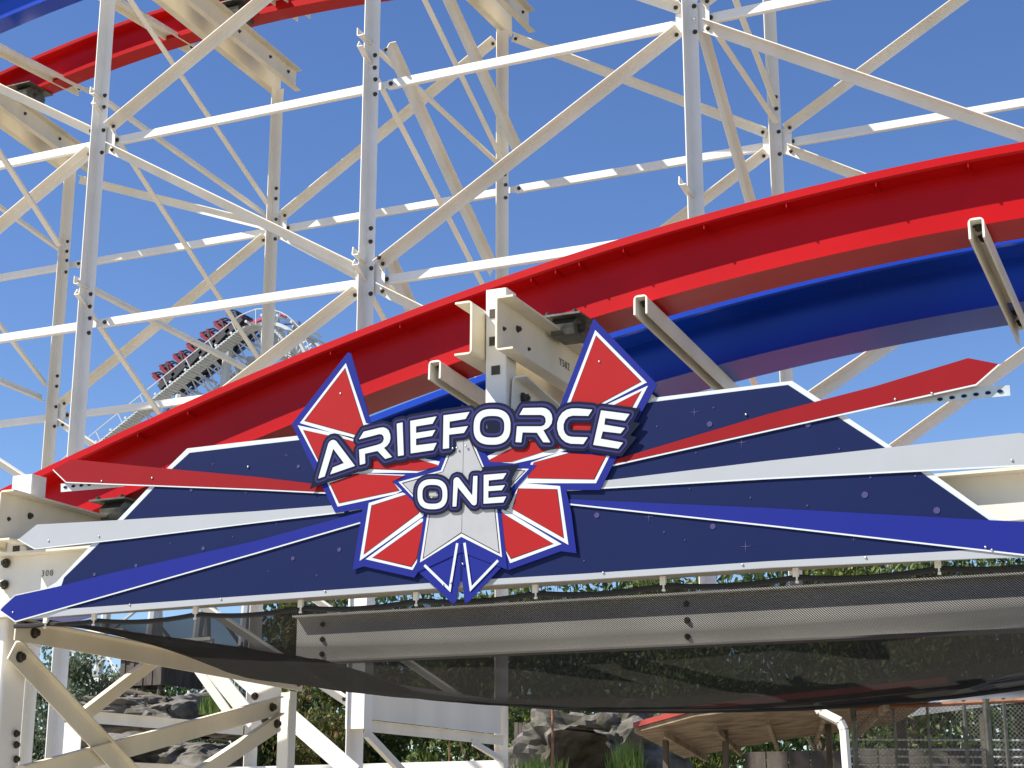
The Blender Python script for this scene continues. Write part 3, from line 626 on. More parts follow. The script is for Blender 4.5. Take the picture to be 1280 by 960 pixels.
def sdf(polys, XX, ZZ):
    """signed distance (negative inside) to a union of polygons with optional holes"""
    best = np.full(XX.shape, 9.0)
    for outer, hole in polys:
        d2 = np.full(XX.shape, 81.0); ins = np.zeros(XX.shape, bool)
        for lp in (outer, hole) if hole else (outer,):
            n = len(lp)
            for i in range(n):
                ax, az = lp[i]; bx, bz_ = lp[(i + 1) % n]; ex, ez = bx - ax, bz_ - az
                t = np.clip(((XX - ax) * ex + (ZZ - az) * ez) / (ex * ex + ez * ez + 1e-12), 0, 1)
                d2 = np.minimum(d2, (XX - ax - t * ex) ** 2 + (ZZ - az - t * ez) ** 2)
                c = (az > ZZ) != (bz_ > ZZ)
                with np.errstate(divide='ignore', invalid='ignore'): xi = ax + (ZZ - az) * ex / (ez if ez != 0 else 1e-9)
                ins ^= c & (XX < xi)
        best = np.minimum(best, np.where(ins, -np.sqrt(d2), np.sqrt(d2)))
    return best
def contours(Fd, x0, z0, h):
    """marching squares on field Fd<0, linked into closed loops"""
    nz, nx = Fd.shape; segs = {}
    def ip(i0, j0, i1, j1):
        a, b = Fd[i0, j0], Fd[i1, j1]; t = a / (a - b); return (x0 + h * (j0 + t * (j1 - j0)), z0 + h * (i0 + t * (i1 - i0)))
    sgn = Fd < 0; code = sgn[:-1, :-1] * 1 + sgn[:-1, 1:] * 2 + sgn[1:, 1:] * 4 + sgn[1:, :-1] * 8
    ii, jj = np.nonzero((code > 0) & (code < 15)); pt = {}; nxt = {}
    T = {1: [(3, 0)], 2: [(0, 1)], 3: [(3, 1)], 4: [(1, 2)], 5: [(3, 0), (1, 2)], 6: [(0, 2)], 7: [(3, 2)], 8: [(2, 3)], 9: [(2, 0)], 10: [(0, 1), (2, 3)], 11: [(2, 1)], 12: [(1, 3)], 13: [(1, 0)], 14: [(0, 3)]}
    for i, j in zip(ii, jj):
        for a, b in T[int(code[i, j])]:
            ks = []
            for e in (a, b):
                if e == 0: k = ('h', i, j); v = (i, j, i, j + 1)
                elif e == 1: k = ('v', i, j + 1); v = (i, j + 1, i + 1, j + 1)
                elif e == 2: k = ('h', i + 1, j); v = (i + 1, j, i + 1, j + 1)
                else: k = ('v', i, j); v = (i, j, i + 1, j)
                if k not in pt: pt[k] = ip(*v)
                ks.append(k)
            nxt[ks[0]] = ks[1]
    loops = []
    while nxt:
        s = next(iter(nxt)); lp = [s]; c = nxt.pop(s)
        while c != s and c in nxt: lp.append(c); c = nxt.pop(c)
        if len(lp) > 8: loops.append([pt[k] for k in lp])
    return loops
def simp(lp, tol):
    def dp(a):
        if len(a) < 3: return a
        p, q = np.array(a[0]), np.array(a[-1]); d = q - p; L = np.hypot(*d) + 1e-12
        A = np.array(a); dist = np.abs((A[:, 0] - p[0]) * d[1] - (A[:, 1] - p[1]) * d[0]) / L; k = int(dist.argmax())
        if dist[k] < tol: return [a[0], a[-1]]
        return dp(a[:k + 1])[:-1] + dp(a[k:])
    h = len(lp) // 2; return dp(lp[:h + 1])[:-1] + dp(lp[h:] + [lp[0]])[:-1]
def curve_plate(name, loops, Y, thick, m, p):
    cu = bpy.data.curves.new(name, 'CURVE'); cu.dimensions = '2D'; cu.fill_mode = 'BOTH'; cu.extrude = thick / 2
    for lp in loops:
        sp_ = cu.splines.new('POLY'); sp_.points.add(len(lp) - 1); sp_.use_cyclic_u = True
        for k, (x, z) in enumerate(lp): sp_.points[k].co = (x, z, 0, 1)
    t = bpy.data.objects.new(name, cu); COL.objects.link(t); dg = bpy.context.evaluated_depsgraph_get()
    me = bpy.data.meshes.new_from_object(t.evaluated_get(dg)); bpy.data.objects.remove(t)
    me.transform(Matrix(((1, 0, 0, 0), (0, 0, -1, Y + thick / 2), (0, 1, 0, 0), (0, 0, 0, 1))))
    me.materials.clear(); me.materials.append(M[m]); o = link(bpy.data.objects.new(name, me)); par(o, p); return o
def flat(pts, Y): return [(v.x, v.z) for v in P(pts, Y)]
def lettering(word, Y, r1, r2, r3, extra, nm):
    polys = [(flat(o_, Y), flat(h_, Y) if h_ else None) for _, o_, h_ in word]
    allp = [q for o_, _ in polys for q in o_]; x0 = min(q[0] for q in allp) - 0.09; x1 = max(q[0] for q in allp) + 0.09; z0 = min(q[1] for q in allp) - 0.09; z1 = max(q[1] for q in allp) + 0.09
    h = 0.0032; XX, ZZ = np.meshgrid(np.arange(x0, x1, h), np.arange(z0, z1, h)); D = sdf(polys, XX, ZZ)
    De = np.minimum(D - r3, sdf([(flat(e, Y), None) for e in extra], XX, ZZ)) if extra else D - r3
    root = None
    for k, (fld, mm, nme) in enumerate(((De, 's_dark', 'outline_plate'), (D - r2, 's_purple', 'outline_band'), (D - r1, 's_dark', 'inner_outline'))):
        lps = [simp(l, 0.0006) for l in contours(fld, x0, z0, h)]; lps = [l for l in lps if len(l) > 2]
        if k == 0: root = thick = curve_plate(nm, lps, Y, 0.0045, mm, sg)
        else: curve_plate(nme, lps, Y - 0.0012 * k, 0.0010, mm, root)
    for ch, o_, h_ in word:
        lps = [flat(o_, Y)] + ([flat(h_, Y)] if h_ else [])
        q = curve_plate('letter', lps, Y - 0.0040, 0.0014, 's_white', root)
    return root
YT = YE - 0.0135
tx1 = lettering(word1, YT, 0.0135, 0.0275, 0.0445, [z8(490, 490, [(950, 290), (1060, 290), (1060, 410), (950, 410)]), z8(640, 490, [(870, 115), (1285, 165), (1215, 300), (1285, 312), (1180, 435), (1250, 452), (1095, 645), (790, 600)]), z8(360, 530, [(215, 652), (300, 420), (420, 560)])], 'name_lettering')
tx2 = lettering(word2, YT - 0.0055, 0.011, 0.022, 0.036, [z8(490, 580, [(900, 30), (1268, 5), (1190, 150), (1200, 170), (1170, 290), (1200, 250), (1160, 450), (900, 450)])], 'number_lettering')
strip('inner_mark', [(536.5, 618), (545, 617.5)], 4, YT - 0.0085, 0.002, 's_silver', tx2)
def screw(px, py, Y):
    bm = bmesh.new(); c = oY(px, py, Y); bmesh.ops.create_uvsphere(bm, u_segments=10, v_segments=6, radius=0.0075, matrix=Matrix.Translation(c) @ Matrix.Diagonal((1, 0.6, 1, 1))); obj('screw', bm, 'screw', sg, smooth=True)
for px, py in ((425.6, 492), (749, 452)): screw(px, py, YE - 0.005)
for px, py in ((578.5, 705), (554, 731), (563.5, 728.5)): screw(px, py, YE - 0.007)
for px, py in ((582, 557.5), (571, 560), (566, 560.5)): screw(px, py, YT - 0.006)
for px, py in ((127, 601.5), (190, 597.5), (60.5, 676), (123.5, 670.5), (16, 765.5), (1119, 499), (1165, 491.5), (1265, 575.5), (1240, 687.5), (1232, 684)): screw(px, py, Yp - 0.003)
for px, py in ((310, 583.5), (932.5, 518), (162, 756), (276, 749), (406, 739), (754, 716), (928, 706), (1082, 697)): screw(px, py, YS - 0.009)

# ================================================================== SHADE NET CANOPY
sn = thing('shade_net', 'sagging black knitted shade cloth hung in scallops below the sign', 'shade net', (-3, 11, 2.9))
NXn, NYn = 220, 70; x0n, x1n = XB + 0.13, 0.35; y0n, y1n = 9.12, 13.2
clips = [oY(px, 760, 9.12).x for px in (61, 121, 247, 378, 522, 671, 831, 998, 1177)]; clips = [x0n] + clips + [oY(1350, 700, 9.12).x, -0.35, x1n]
clips = sorted(set(round(c, 3) for c in clips))
def hemz(x):
    for a, b in zip(clips, clips[1:]):
        if a <= x <= b:
            t = (x - a) / max(b - a, 1e-3); return 2.965 - 0.22 * (b - a) * t * (1 - t) * 0.6
    return 2.96
def netz(x, y):
    u = (x - x0n) / (x1n - x0n); v = (y - y0n) / (y1n - y0n)
    sag = 0.42 * (4 * u * (1 - u)) ** 1.05 * (0.93 + 0.14 * math.sin(math.pi * v)) * min(1, v * 3.2) ** 0.9 * min(1, u / 0.13) ** 0.6
    zz = 2.93 * (1 - min(1, v * 14)) + (2.84 + 0.19 * max(0, 1 - u / 0.13)) * min(1, v * 14) + 0.06 * max(0, v - 0.07) - sag
    s = max(0, 1 - v * 14); zz += s * (hemz(x) - 2.93)
    zz += 0.014 * noise.noise(V((x * 1.1, y * 2.1, 3))) * min(1, v * 4) + 0.006 * noise.noise(V((x * 4, y * 6, 1))) * min(1, v * 4)
    return zz
bm = bmesh.new(); g = []
for j in range(NYn + 1):
    v = j / NYn; v = v ** 1.35
    row = []
    for i in range(NXn + 1):
        x = x0n + (x1n - x0n) * i / NXn; y = y0n + (y1n - y0n) * v
        row.append(bm.verts.new((x, y, netz(x, y))))
    g.append(row)
for j in range(NYn):
    for i in range(NXn): bm.faces.new((g[j][i], g[j][i + 1], g[j + 1][i + 1], g[j + 1][i]))
cloth = obj('cloth', bm, 'net', sn, smooth=True)
cloth.data.materials[0] = M['net']
def ropebm(pts, r):
    bm = bmesh.new()
    for a, b in zip(pts, pts[1:]): add_tube(bm, a, b, r, 6)
    return bm
obj('hem', ropebm([V((x, y0n - 0.004, netz(x, y0n))) for x in np.linspace(x0n, x1n, 160)], 0.017), 'rope', sn)
obj('hem', ropebm([V((x, y1n, netz(x, y1n))) for x in np.linspace(x0n, x1n, 80)], 0.020), 'rope', sn)
obj('hem', ropebm([V((x0n, y, netz(x0n, y))) for y in np.linspace(y0n, y1n, 40)], 0.014), 'rope', sn)
for c in clips[1:-1]:
    bm = bmesh.new(); z = netz(c, y0n)
    add_box(bm, (c, 9.10, z + 0.025), (0.034, 0.024, 0.05)); add_tube(bm, (c + 0.006, 9.09, z + 0.02), (c + 0.006, 9.09, z - 0.035), 0.006, 8); add_box(bm, (c + 0.008, 9.085, z - 0.033), (0.018, 0.014, 0.012))
    obj('clip', bm, 'white2', sn)

# ================================================================== FAR LIFT HILL AND TRAIN
YH = 62.0
lh = thing('lift_hill', 'far pale steel lattice lift hill climbing to a rounded crest on the left', 'lift hill', oY(250, 900, YH))
path = [(60, 600), (110, 557), (150, 524), (200, 484), (250, 444), (290, 412), (315, 392), (335, 383), (355, 382), (375, 389), (392, 404), (404, 427), (411, 455), (415, 485), (418, 525)]
path = [(x + 8, y + 14) for x, y in path]
pp = [oY(x, y, YH) for x, y in path]
def resamp(pts, n):
    L = [0]
    for a, b in zip(pts, pts[1:]): L.append(L[-1] + (b - a).length)
    out = []
    for k in range(n + 1):
        t = L[-1] * k / n; i = max(0, min(len(L) - 2, sum(1 for q in L if q <= t) - 1)); u = (t - L[i]) / (L[i + 1] - L[i]); out.append(pts[i].lerp(pts[i + 1], u))
    return out
PH = resamp(pp, 46)
def nrm(i):
    a = PH[max(0, i - 1)]; b = PH[min(len(PH) - 1, i + 1)]; d = (b - a).normalized(); return V((d.z, 0, -d.x))   # points below the track
def chord(off, dy, r, m, nm, last=99):
    obj(nm, ropebm([PH[i] + nrm(i) * off + V((0, dy, 0)) for i in range(len(PH))][:last], r), m, lh)
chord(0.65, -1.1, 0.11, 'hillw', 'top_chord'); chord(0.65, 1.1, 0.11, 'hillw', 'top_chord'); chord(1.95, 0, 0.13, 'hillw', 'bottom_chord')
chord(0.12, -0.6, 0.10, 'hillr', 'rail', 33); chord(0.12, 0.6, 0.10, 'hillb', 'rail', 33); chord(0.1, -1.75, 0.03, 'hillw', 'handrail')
bm = bmesh.new()
for i in range(len(PH) - 1):
    for dy in (-1.3, 1.3):
        add_tube(bm, PH[i] + nrm(i) * 0.65 + V((0, dy * 0.85, 0)), PH[i + 1] + nrm(i + 1) * 1.95 if i % 2 == 0 else PH[i] + nrm(i) * 2.0, 0.045, 5)
        add_tube(bm, PH[i + 1] + nrm(i + 1) * 0.65 + V((0, dy * 0.85, 0)), PH[i] + nrm(i) * 2.0, 0.04, 5)
    if i % 2 == 0: add_tube(bm, PH[i] + nrm(i) * 0.25 + V((0, -1.3, 0)), PH[i] + nrm(i) * 0.25 + V((0, 1.3, 0)), 0.07, 6)
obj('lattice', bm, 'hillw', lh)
bm = bmesh.new()
for i in range(len(PH) - 1):
    for t in (0.2, 0.5, 0.8):
        c = PH[i].lerp(PH[i + 1], t) + nrm(i) * 0.95; d = (PH[i + 1] - PH[i]).normalized()
        add_box(bm, c + V((0, -1.75, 0)), (0.22, 0.8, 0.05), Matrix.Rotation(-math.atan2(d.z, d.x) * 0.4, 3, 'Y'))
    if i % 3 == 0: add_tube(bm, PH[i] + nrm(i) * 0.95 + V((0, -1.75, 0)), PH[i] + nrm(i) * 0.1 + V((0, -1.75, 0)), 0.03, 5)
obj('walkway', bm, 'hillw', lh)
for px, top in ((357, 395), (300, 440), (240, 500), (180, 545)):
    bm = bmesh.new(); c = oY(px, top, YH)
    for dy in (-1.6, 1.6): add_tube(bm, (c.x, YH + dy * 2, 0), (c.x, YH + dy * 0.6, c.z), 0.22, 8)
    for k in range(8):
        f0, f1 = k / 8, (k + 1) / 8; sgn = 1 if k % 2 else -1
        add_tube(bm, (c.x, YH + sgn * 1.6 * (2 - 1.4 * f0), c.z * f0), (c.x, YH - sgn * 1.6 * (2 - 1.4 * f1), c.z * f1), 0.09, 6)
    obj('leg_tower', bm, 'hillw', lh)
ct = thing('coaster_train', 'dark red roller coaster train of open cars climbing the far lift hill', 'coaster train', oY(205, 480, YH))
def along(px):
    for a, b in zip(path, path[1:]):
        if a[0] <= px <= b[0]:
            t = (px - a[0]) / (b[0] - a[0]); y = a[1] + t * (b[1] - a[1]); ang = math.atan2(a[1] - b[1], b[0] - a[0]); return oY(px, y, YH), ang
k = 0; riders = []
for px in (224, 241, 258, 275, 292, 308):
    c, ang = along(px); ang = ang + 0.03
    R_ = Matrix.Rotation(-ang, 3, 'Y')
    def loc(x, y, z): return c + R_ @ V((x, y, z * 1.12))
    bm = bmesh.new(); add_box(bm, loc(0, 0, 0.28), (1.05, 1.6, 0.30), R_); add_box(bm, loc(0.40, 0, 0.62), (0.10, 1.5, 0.5), R_ @ Matrix.Rotation(0.3, 3, 'Y')); car = obj('car_body', bm, 'blackp', ct)
    bm = bmesh.new(); add_box(bm, loc(0, 0, 0.09), (0.95, 1.2, 0.14), R_); obj('chassis', bm, 'blackp', ct)
    for dx in (-0.35, 0.18):
        for dy in (-0.42, 0.42):
            bm = bmesh.new(); add_box(bm, loc(dx, dy, 0.60), (0.16, 0.56, 0.95), R_ @ Matrix.Rotation(-0.2, 3, 'Y')); add_box(bm, loc(dx - 0.06, dy, 1.06), (0.14, 0.34, 0.32), R_ @ Matrix.Rotation(-0.2, 3, 'Y'))
            add_box(bm, loc(dx + 0.18, dy, 0.42), (0.40, 0.46, 0.12), R_); obj('seat', bm, 'seat', ct)
            bm = bmesh.new(); pts = [loc(dx + 0.0, dy - 0.15, 1.12), loc(dx + 0.22, dy - 0.13, 0.98), loc(dx + 0.30, dy - 0.1, 0.72), loc(dx + 0.30, dy + 0.1, 0.72), loc(dx + 0.22, dy + 0.13, 0.98), loc(dx, dy + 0.15, 1.12)]
            for a, b in zip(pts, pts[1:]): add_tube(bm, a, b, 0.045, 5)
            obj('restraint', bm, 'blackp', ct)
            if (k * 7) % 5 < 2 and dy < 0 and dx > 0 and k < 16: riders.append((c, R_, dx, dy))
            k += 1
def person(c, R_, dx, dy, label):
    bm = bmesh.new()
    P0 = [(0.10, 0, 0.50, .13), (0.08, 0, 0.75, .15), (0.06, 0, 0.98, .15), (0.06, 0, 1.12, .06), (0.07, 0, 1.20, .09), (0.08, 0, 1.30, .10), (0.08, 0, 1.37, .07)]
    rings = []
    for x, y, z, r in P0:
        rings.append([bm.verts.new(c + R_ @ V((dx + x + 0.12 + r * 0.75 * math.cos(a), dy + r * 1.25 * math.sin(a), z))) for a in [2 * math.pi * q / 10 for q in range(10)]])
    for r0, r1 in zip(rings, rings[1:]):
        for q in range(10): bm.faces.new((r0[q], r0[(q + 1) % 10], r1[(q + 1) % 10], r1[q]))
    bm.faces.new(rings[0][::-1]); bm.faces.new(rings[-1])
    me = bpy.data.meshes.new('person'); bmesh.ops.recalc_face_normals(bm, faces=bm.faces); 
    for f in bm.faces: f.material_index = 0 if f.calc_center_median().z < (c + R_ @ V((dx, dy, 1.1))).z else 1
    bm.to_mesh(me); bm.free(); me.materials.append(M['shirt']); me.materials.append(M['skin'])
    o = link(bpy.data.objects.new('person', me)); tag(o, label, 'person')
    bm = bmesh.new(); bmesh.ops.create_uvsphere(bm, u_segments=10, v_segments=6, radius=0.12, matrix=Matrix.Translation(c + R_ @ V((dx + 0.18, dy, 1.34)))); obj('hair', bm, 'hair', o, smooth=True)
plab = ['dark haired rider in a pale top in the lowest car of the far red train', 'dark haired rider in a pale top higher up the far red train']
for r_, lb in zip((riders[0], riders[min(2, len(riders) - 1)]), plab): person(*r_, lb)

# ================================================================== BACKGROUND AT THE FOOT
def blob_rock(name, label, c, size, seed, carve=None, sub=5, group=None):
    bm = bmesh.new(); bmesh.ops.create_icosphere(bm, subdivisions=sub, radius=1)
    for v in bm.verts:
        p = v.co.copy(); n_ = noise.fractal(p * 1.3 + V((seed, 0, 0)), 0.9, 2.1, 5) * 0.33 + abs(noise.noise(p * 2.6 + V((0, seed, 0)))) * 0.25
        q = V((math.copysign(abs(p.x) ** 0.7, p.x), math.copysign(abs(p.y) ** 0.8, p.y), math.copysign(abs(p.z) ** 0.7, p.z)))
        q *= 0.86 + n_; q.x *= size[0]; q.y *= size[1]; q.z *= size[2]
        if carve and p.y < 0.2:
            for (cx, cz, rx, rz, dep) in carve:
                d = ((q.x - cx) / rx) ** 2 + ((q.z - cz) / rz) ** 2
                if d < 1: q.y += dep * (1 - d) ** 0.35
        v.co = q
    o = obj(name, bm, 'rock', None, smooth=False); o.location = c; tag(o, label, 'rock', group); return o
def rk(name, label, px0, py0, px1, py1, Y, dy, seed, **k):
    a = oY(px0, py1, Y); b = oY(px1, py0, Y); c = (a + b) / 2; blob_rock(name, label, c, ((b.x - a.x) / 2, dy, (b.z - a.z) / 2), seed, **k)
rk('rock_formation', 'grey brown boulder outcrop under the dark wooden hut at lower left', 118, 868, 262, 925, 30, 1.6, 3, group='rocks')
rk('rock_formation', 'pale boulder with a dark hollow beside the grass tuft, right of the hut outcrop', 222, 862, 312, 925, 30.5, 1.4, 11, carve=[(-0.5, -0.1, 0.5, 0.5, 1.6)], group='rocks')
rk('rock_formation', 'low cracked rock slab below the horizontal white brace at lower left', 118, 918, 300, 990, 27, 1.6, 21, carve=[(-0.2, 0.1, 0.9, 0.25, 1.2)], group='rocks')
rk('rock_arch', 'large grey rock wall with a dark arched cave mouth under the net at bottom centre', 655, 880, 838, 1040, 30, 1.8, 5, carve=[(0.25, -0.3, 0.75, 1.05, 2.4)])
def leaves(bm, c, r, n, s, flat_=0.75):
    for _ in range(n):
        while True:
            p = V((random.uniform(-1, 1), random.uniform(-1, 1), random.uniform(-1, 1)))
            if 0.25 < p.length < 1: break
        p = V((p.x * r[0], p.y * r[1], p.z * r[2])) + V(c)
        e = Euler((random.uniform(0, 6.3), random.uniform(0, 6.3), random.uniform(0, 6.3))).to_matrix(); k = s * random.uniform(0.6, 1.4)
        vs = [bm.verts.new(p + e @ V(q)) for q in ((-k, 0, 0), (0, -k * 0.45, 0.1 * k), (k, 0, 0), (0, k * 0.45, 0.1 * k))]; bm.faces.new(vs)
def tree(label, x, y, h, r, m, group='background trees', n=9000, s=0.085, base=0.25, name='leafy_tree'):
    t = thing(name, label, 'tree', (x, y, 0), group)
    bm = bmesh.new(); add_tube(bm, (x, y, 0), (x + 0.1, y, h * 0.55), 0.16, 10, 0.09)
    limbs = []
    for k in range(6):
        a = random.uniform(0, 6.3); z = h * random.uniform(0.3, 0.55); q = V((x + r * 0.6 * math.cos(a), y + r * 0.6 * math.sin(a), h * random.uniform(0.6, 0.9))); add_tube(bm, (x + 0.05, y, z), q, 0.07, 7, 0.02); limbs.append(q)
    obj('trunk', bm, 'bark', t)
    bm = bmesh.new(); cl = []
    for k in range(15):
        a = random.uniform(0, 6.3); rr = r * random.uniform(0.15, 0.85); zz = h * (base + (0.93 - base) * random.random()); f = 1 - 0.5 * abs((zz / h - base) / (1 - base) - 0.45)
        cl.append((V((x + rr * f * math.cos(a), y + rr * f * math.sin(a), zz)), r * random.uniform(0.22, 0.42)))
    for c, q in cl: leaves(bm, c, (q, q, q * 0.8), int(n / len(cl)), s)
    leaves(bm, (x, y, h * 0.62), (r * 0.8, r * 0.8, h * 0.36), int(n * 0.25), s)
    obj('crown', bm, m, t); return t
def tpx(label, px, py, Y, r, m, **k):
    q = oY(px, py, Y); return tree(label, q.x, Y, q.z, r, m, **k)
tpx('bronze tinted leafy tree between the left canopy post and the white column sleeve', 405, 735, 33, 2.0, 'leafa', base=0.12)
tpx('dark green tree left of the bronze tinted one, beside the white gusset', 345, 765, 35, 1.5, 'leafd', base=0.12)
tpx('dark tree behind the deep white plate', 500, 722, 36, 2.4, 'leafd', base=0.15)
tpx('olive tree right of the deep white plate, behind the net', 600, 728, 34, 2.2, 'leafy', base=0.12)
tpx('dark evergreen rising behind the cave rock', 715, 705, 42, 3.2, 'leafd', base=0.15)
tpx('olive green tree behind the pavilion seen over the net', 860, 700, 40, 3.0, 'leafy', base=0.15)
tpx('dark green tree behind the chain link fence', 1010, 668, 38, 3.0, 'leafd', base=0.12)
tpx('yellowish green tree below the right wing of the sign', 1120, 662, 34, 2.8, 'leafy', base=0.12)
tpx('dense dark tree at the far right edge below the sign', 1250, 660, 36, 3.2, 'leafd', base=0.12)
tpx('dark tree behind the wooden hut', 232, 822, 40, 1.9, 'leafd', base=0.1)
tpx('pale leaved tall shrub behind the corner column at lower left', 55, 795, 26, 0.9, 'leafp', n=10000, s=0.06, base=0.08)
tpx('pale leaved open tree left of the wooden hut, with white lattice behind', 112, 800, 31, 1.35, 'leafp', n=8000, s=0.06, base=0.06)
wd = bmesh.new()
for k in range(26):
    px = 350 + k * 42; Y = 62 + 4 * math.sin(k * 2.1); top = 722 - (20 if px > 640 else 0) - (25 if px > 900 else 0) + 6 * math.sin(k * 1.7); q = oY(px, top, Y)
    leaves(wd, (q.x, Y, q.z * 0.5), (2.2, 1.4, q.z * 0.52), 900, 0.26)
for k in range(9):
    px = 0 + k * 40; q = oY(px, 862 + 8 * math.sin(k * 2.3), 60); leaves(wd, (q.x, 60, q.z * 0.5), (2.2, 1.4, q.z * 0.52), 700, 0.24)
struct(obj('woodland', wd, 'leafd'), 'stuff')
def tuft(label, px, py, Y, h, n=160, w=0.35, name='grass_tuft'):
    b = oY(px, py, Y); bm = bmesh.new()
    for _ in range(n):
        a = random.uniform(0, 6.3); r = random.uniform(0, w); p = b + V((r * math.cos(a), r * math.sin(a), 0)); t = p + V((random.uniform(-.25, .25) * h, random.uniform(-.25, .25) * h, h * random.uniform(0.5, 1))); d = V((0.018, 0.01, 0))
        bm.faces.new([bm.verts.new(q) for q in (p - d, p + d, t)])
    o = obj(name, bm, 'grass'); tag(o, label, 'grass', 'grass tufts')
tuft('yellow green tuft on the boulder beside the left braces', 270, 893, 29, 0.5, w=0.4)
tuft('bright green tuft at the mouth of the cave', 783, 975, 27, 0.75)
tuft('green weeds left of the cave beside the rusty pole', 672, 975, 27, 0.45, w=0.5)
# hut on stilts
h0 = oY(150, 858, 31); h1 = oY(204, 815, 31); hut = thing('wooden_hut', 'dark weathered plank hut on short stilts above the boulders at lower left', 'hut', ((h0.x + h1.x) / 2, 31, h0.z))
bm = bmesh.new(); nb = 9; wx = (h1.x - h0.x) / nb
for i in range(nb): add_box(bm, (h0.x + wx * (i + 0.5), 31 + 0.02 * (i % 2), (h0.z + h1.z) / 2), (wx * 0.93, 0.05, h1.z - h0.z))
for s_ in (0, 1): add_box(bm, ((h0.x, h1.x)[s_], 31.8, (h0.z + h1.z) / 2), (0.05, 1.6, h1.z - h0.z))
obj('wall', bm, 'wood', hut)
bm = bmesh.new(); add_box(bm, ((h0.x + h1.x) / 2, 31.8, h1.z + 0.04), (h1.x - h0.x + 0.3, 1.9, 0.08)); obj('roof', bm, 'wood', hut)
for t in (0.12, 0.5, 0.9):
    bm = bmesh.new(); add_tube(bm, (h0.x + (h1.x - h0.x) * t, 31.1, h0.z - 0.55), (h0.x + (h1.x - h0.x) * t, 31.1, h0.z), 0.06, 7); obj('stilt', bm, 'wood', hut)
lg = bmesh.new(); add_tube(lg, oY(150, 862, 29.5), oY(208, 874, 29.5), 0.07, 9, 0.05); tag(obj('fallen_log', lg, 'bark'), 'grey driftwood log lying on the boulders below the wooden hut', 'log')
for q, (a, b) in enumerate((((153, 866), (147, 886)), ((171, 866), (160, 888)))):
    lg = bmesh.new(); add_tube(lg, oY(*a, 29.2), oY(*b, 29.2), 0.05, 7, 0.03); tag(obj('driftwood_branch', lg, 'bark'), ('leftmost', 'second')[q] + ' bent driftwood branch leaning under the hut log', 'branch', 'driftwood branches')
# far white trestles seen low on the left
def trestle(label, x0, x1, Y, py):
    a = oY(x0, 860, Y).x; b = oY(x1, 860, Y).x; t = thing('distant_trestle', label, 'trestle', ((a + b) / 2, Y, 0), 'distant white trestles'); n = max(1, int(round((b - a) / 1.9))); zt = oY((x0 + x1) / 2, py, Y).z
    for i in range(n + 1):
        x = a + (b - a) * i / n; bm = bmesh.new(); add_box(bm, (x, Y, zt / 2), (0.14, 0.14, zt)); obj('post', bm, 'white2', t)
    zz = 0.0
    for k, z in enumerate(np.arange(zt, 1.5, -1.9)):
        bm = bmesh.new(); add_box(bm, ((a + b) / 2, Y - 0.1, z), (b - a, 0.05, 0.13)); obj('ledger', bm, 'white2', t)
        for i in range(n):
            xa = a + (b - a) * i / n; xb = a + (b - a) * (i + 1) / n
            for (p, q) in (((xa, z), (xb, z - 1.9)), ((xa, z - 1.9), (xb, z))):
                bm = bmesh.new(); add_tube(bm, (p[0], Y - 0.05, p[1]), (q[0], Y - 0.05, q[1]), 0.05, 5); obj('brace', bm, 'white2', t)
trestle('distant white trestle in the gap left of the wooden hut', 70, 152, 52, 790)
trestle('distant white trestle in the gap right of the wooden hut', 205, 262, 56, 800)
# plank fence, poles
f0 = oY(643, 903, 29); f1 = oY(664, 903, 29); fe = thing('plank_fence', 'grey weathered plank fence end left of the cave rock', 'fence', (f0.x, 29, 0))
for i in range(4):
    bm = bmesh.new(); x = f0.x + (f1.x - f0.x) * (i + 0.5) / 4; add_box(bm, (x, 29, (f0.z - 0.03 * (i % 2)) / 2), ((f1.x - f0.x) / 4 * 0.85, 0.04, f0.z)); obj('board', bm, 'wood', fe)
def pole(label, px, py, Y, r, m):
    a = oY(px, py, Y); bm = bmesh.new(); add_tube(bm, (a.x, Y, 0), (a.x, Y, a.z), r, 10, r * 0.9); add_tube(bm, (a.x, Y, a.z), (a.x, Y, a.z + 0.05), r * 1.4, 10, r * 0.4); add_tube(bm, (a.x, Y, 0), (a.x, Y, 0.04), r * 2.2, 10); tag(obj('thin_pole', bm, m), label, 'pole')
pole('rusty orange thin pole in front of the cave rock', 690.5, 880, 24, 0.022, 'rust'); pole('thin rusty pole below the deep white plate', 562, 905, 24, 0.013, 'rust')
# pavilion
pv = thing('pavilion', 'open shelter with red edged metal roof and tan timber underside below the net at right', 'shelter', oY(900, 1000, 18))
front = [(793, 916, 17.5), (867, 896, 16.8), (937, 887, 16.2), (1060, 875, 15.6), (1185, 862, 15.0)]; backp = [(1120, 905, 20.5), (960, 928, 22), (855, 948, 23)]
pts = [oY(a, b, c) for a, b, c in front + backp]
bm = bmesh.new(); v0 = [bm.verts.new(p) for p in pts]; v1 = [bm.verts.new(p + V((0, 0, 0.05))) for p in pts]; c0 = V((0, 0, 0))
bm.faces.new(v0); bm.faces.new(v1[::-1]); n_ = len(pts)
for i in range(n_): bm.faces.new((v0[i], v0[(i + 1) % n_], v1[(i + 1) % n_], v1[i]))
bmesh.ops.triangulate(bm, faces=[f for f in bm.faces if len(f.verts) > 4]); obj('soffit', bm, 'woodl', pv)
bm = bmesh.new(); v0 = [bm.verts.new(p + V((0, -0.04, 0.052))) for p in pts]; v1 = [bm.verts.new(p + V((0, -0.04, 0.11))) for p in pts]
bm.faces.new(v0); bm.faces.new(v1[::-1])
for i in range(n_): bm.faces.new((v0[i], v0[(i + 1) % n_], v1[(i + 1) % n_], v1[i]))
bmesh.ops.triangulate(bm, faces=[f for f in bm.faces if len(f.verts) > 4]); obj('roof', bm, 'roofr', pv)
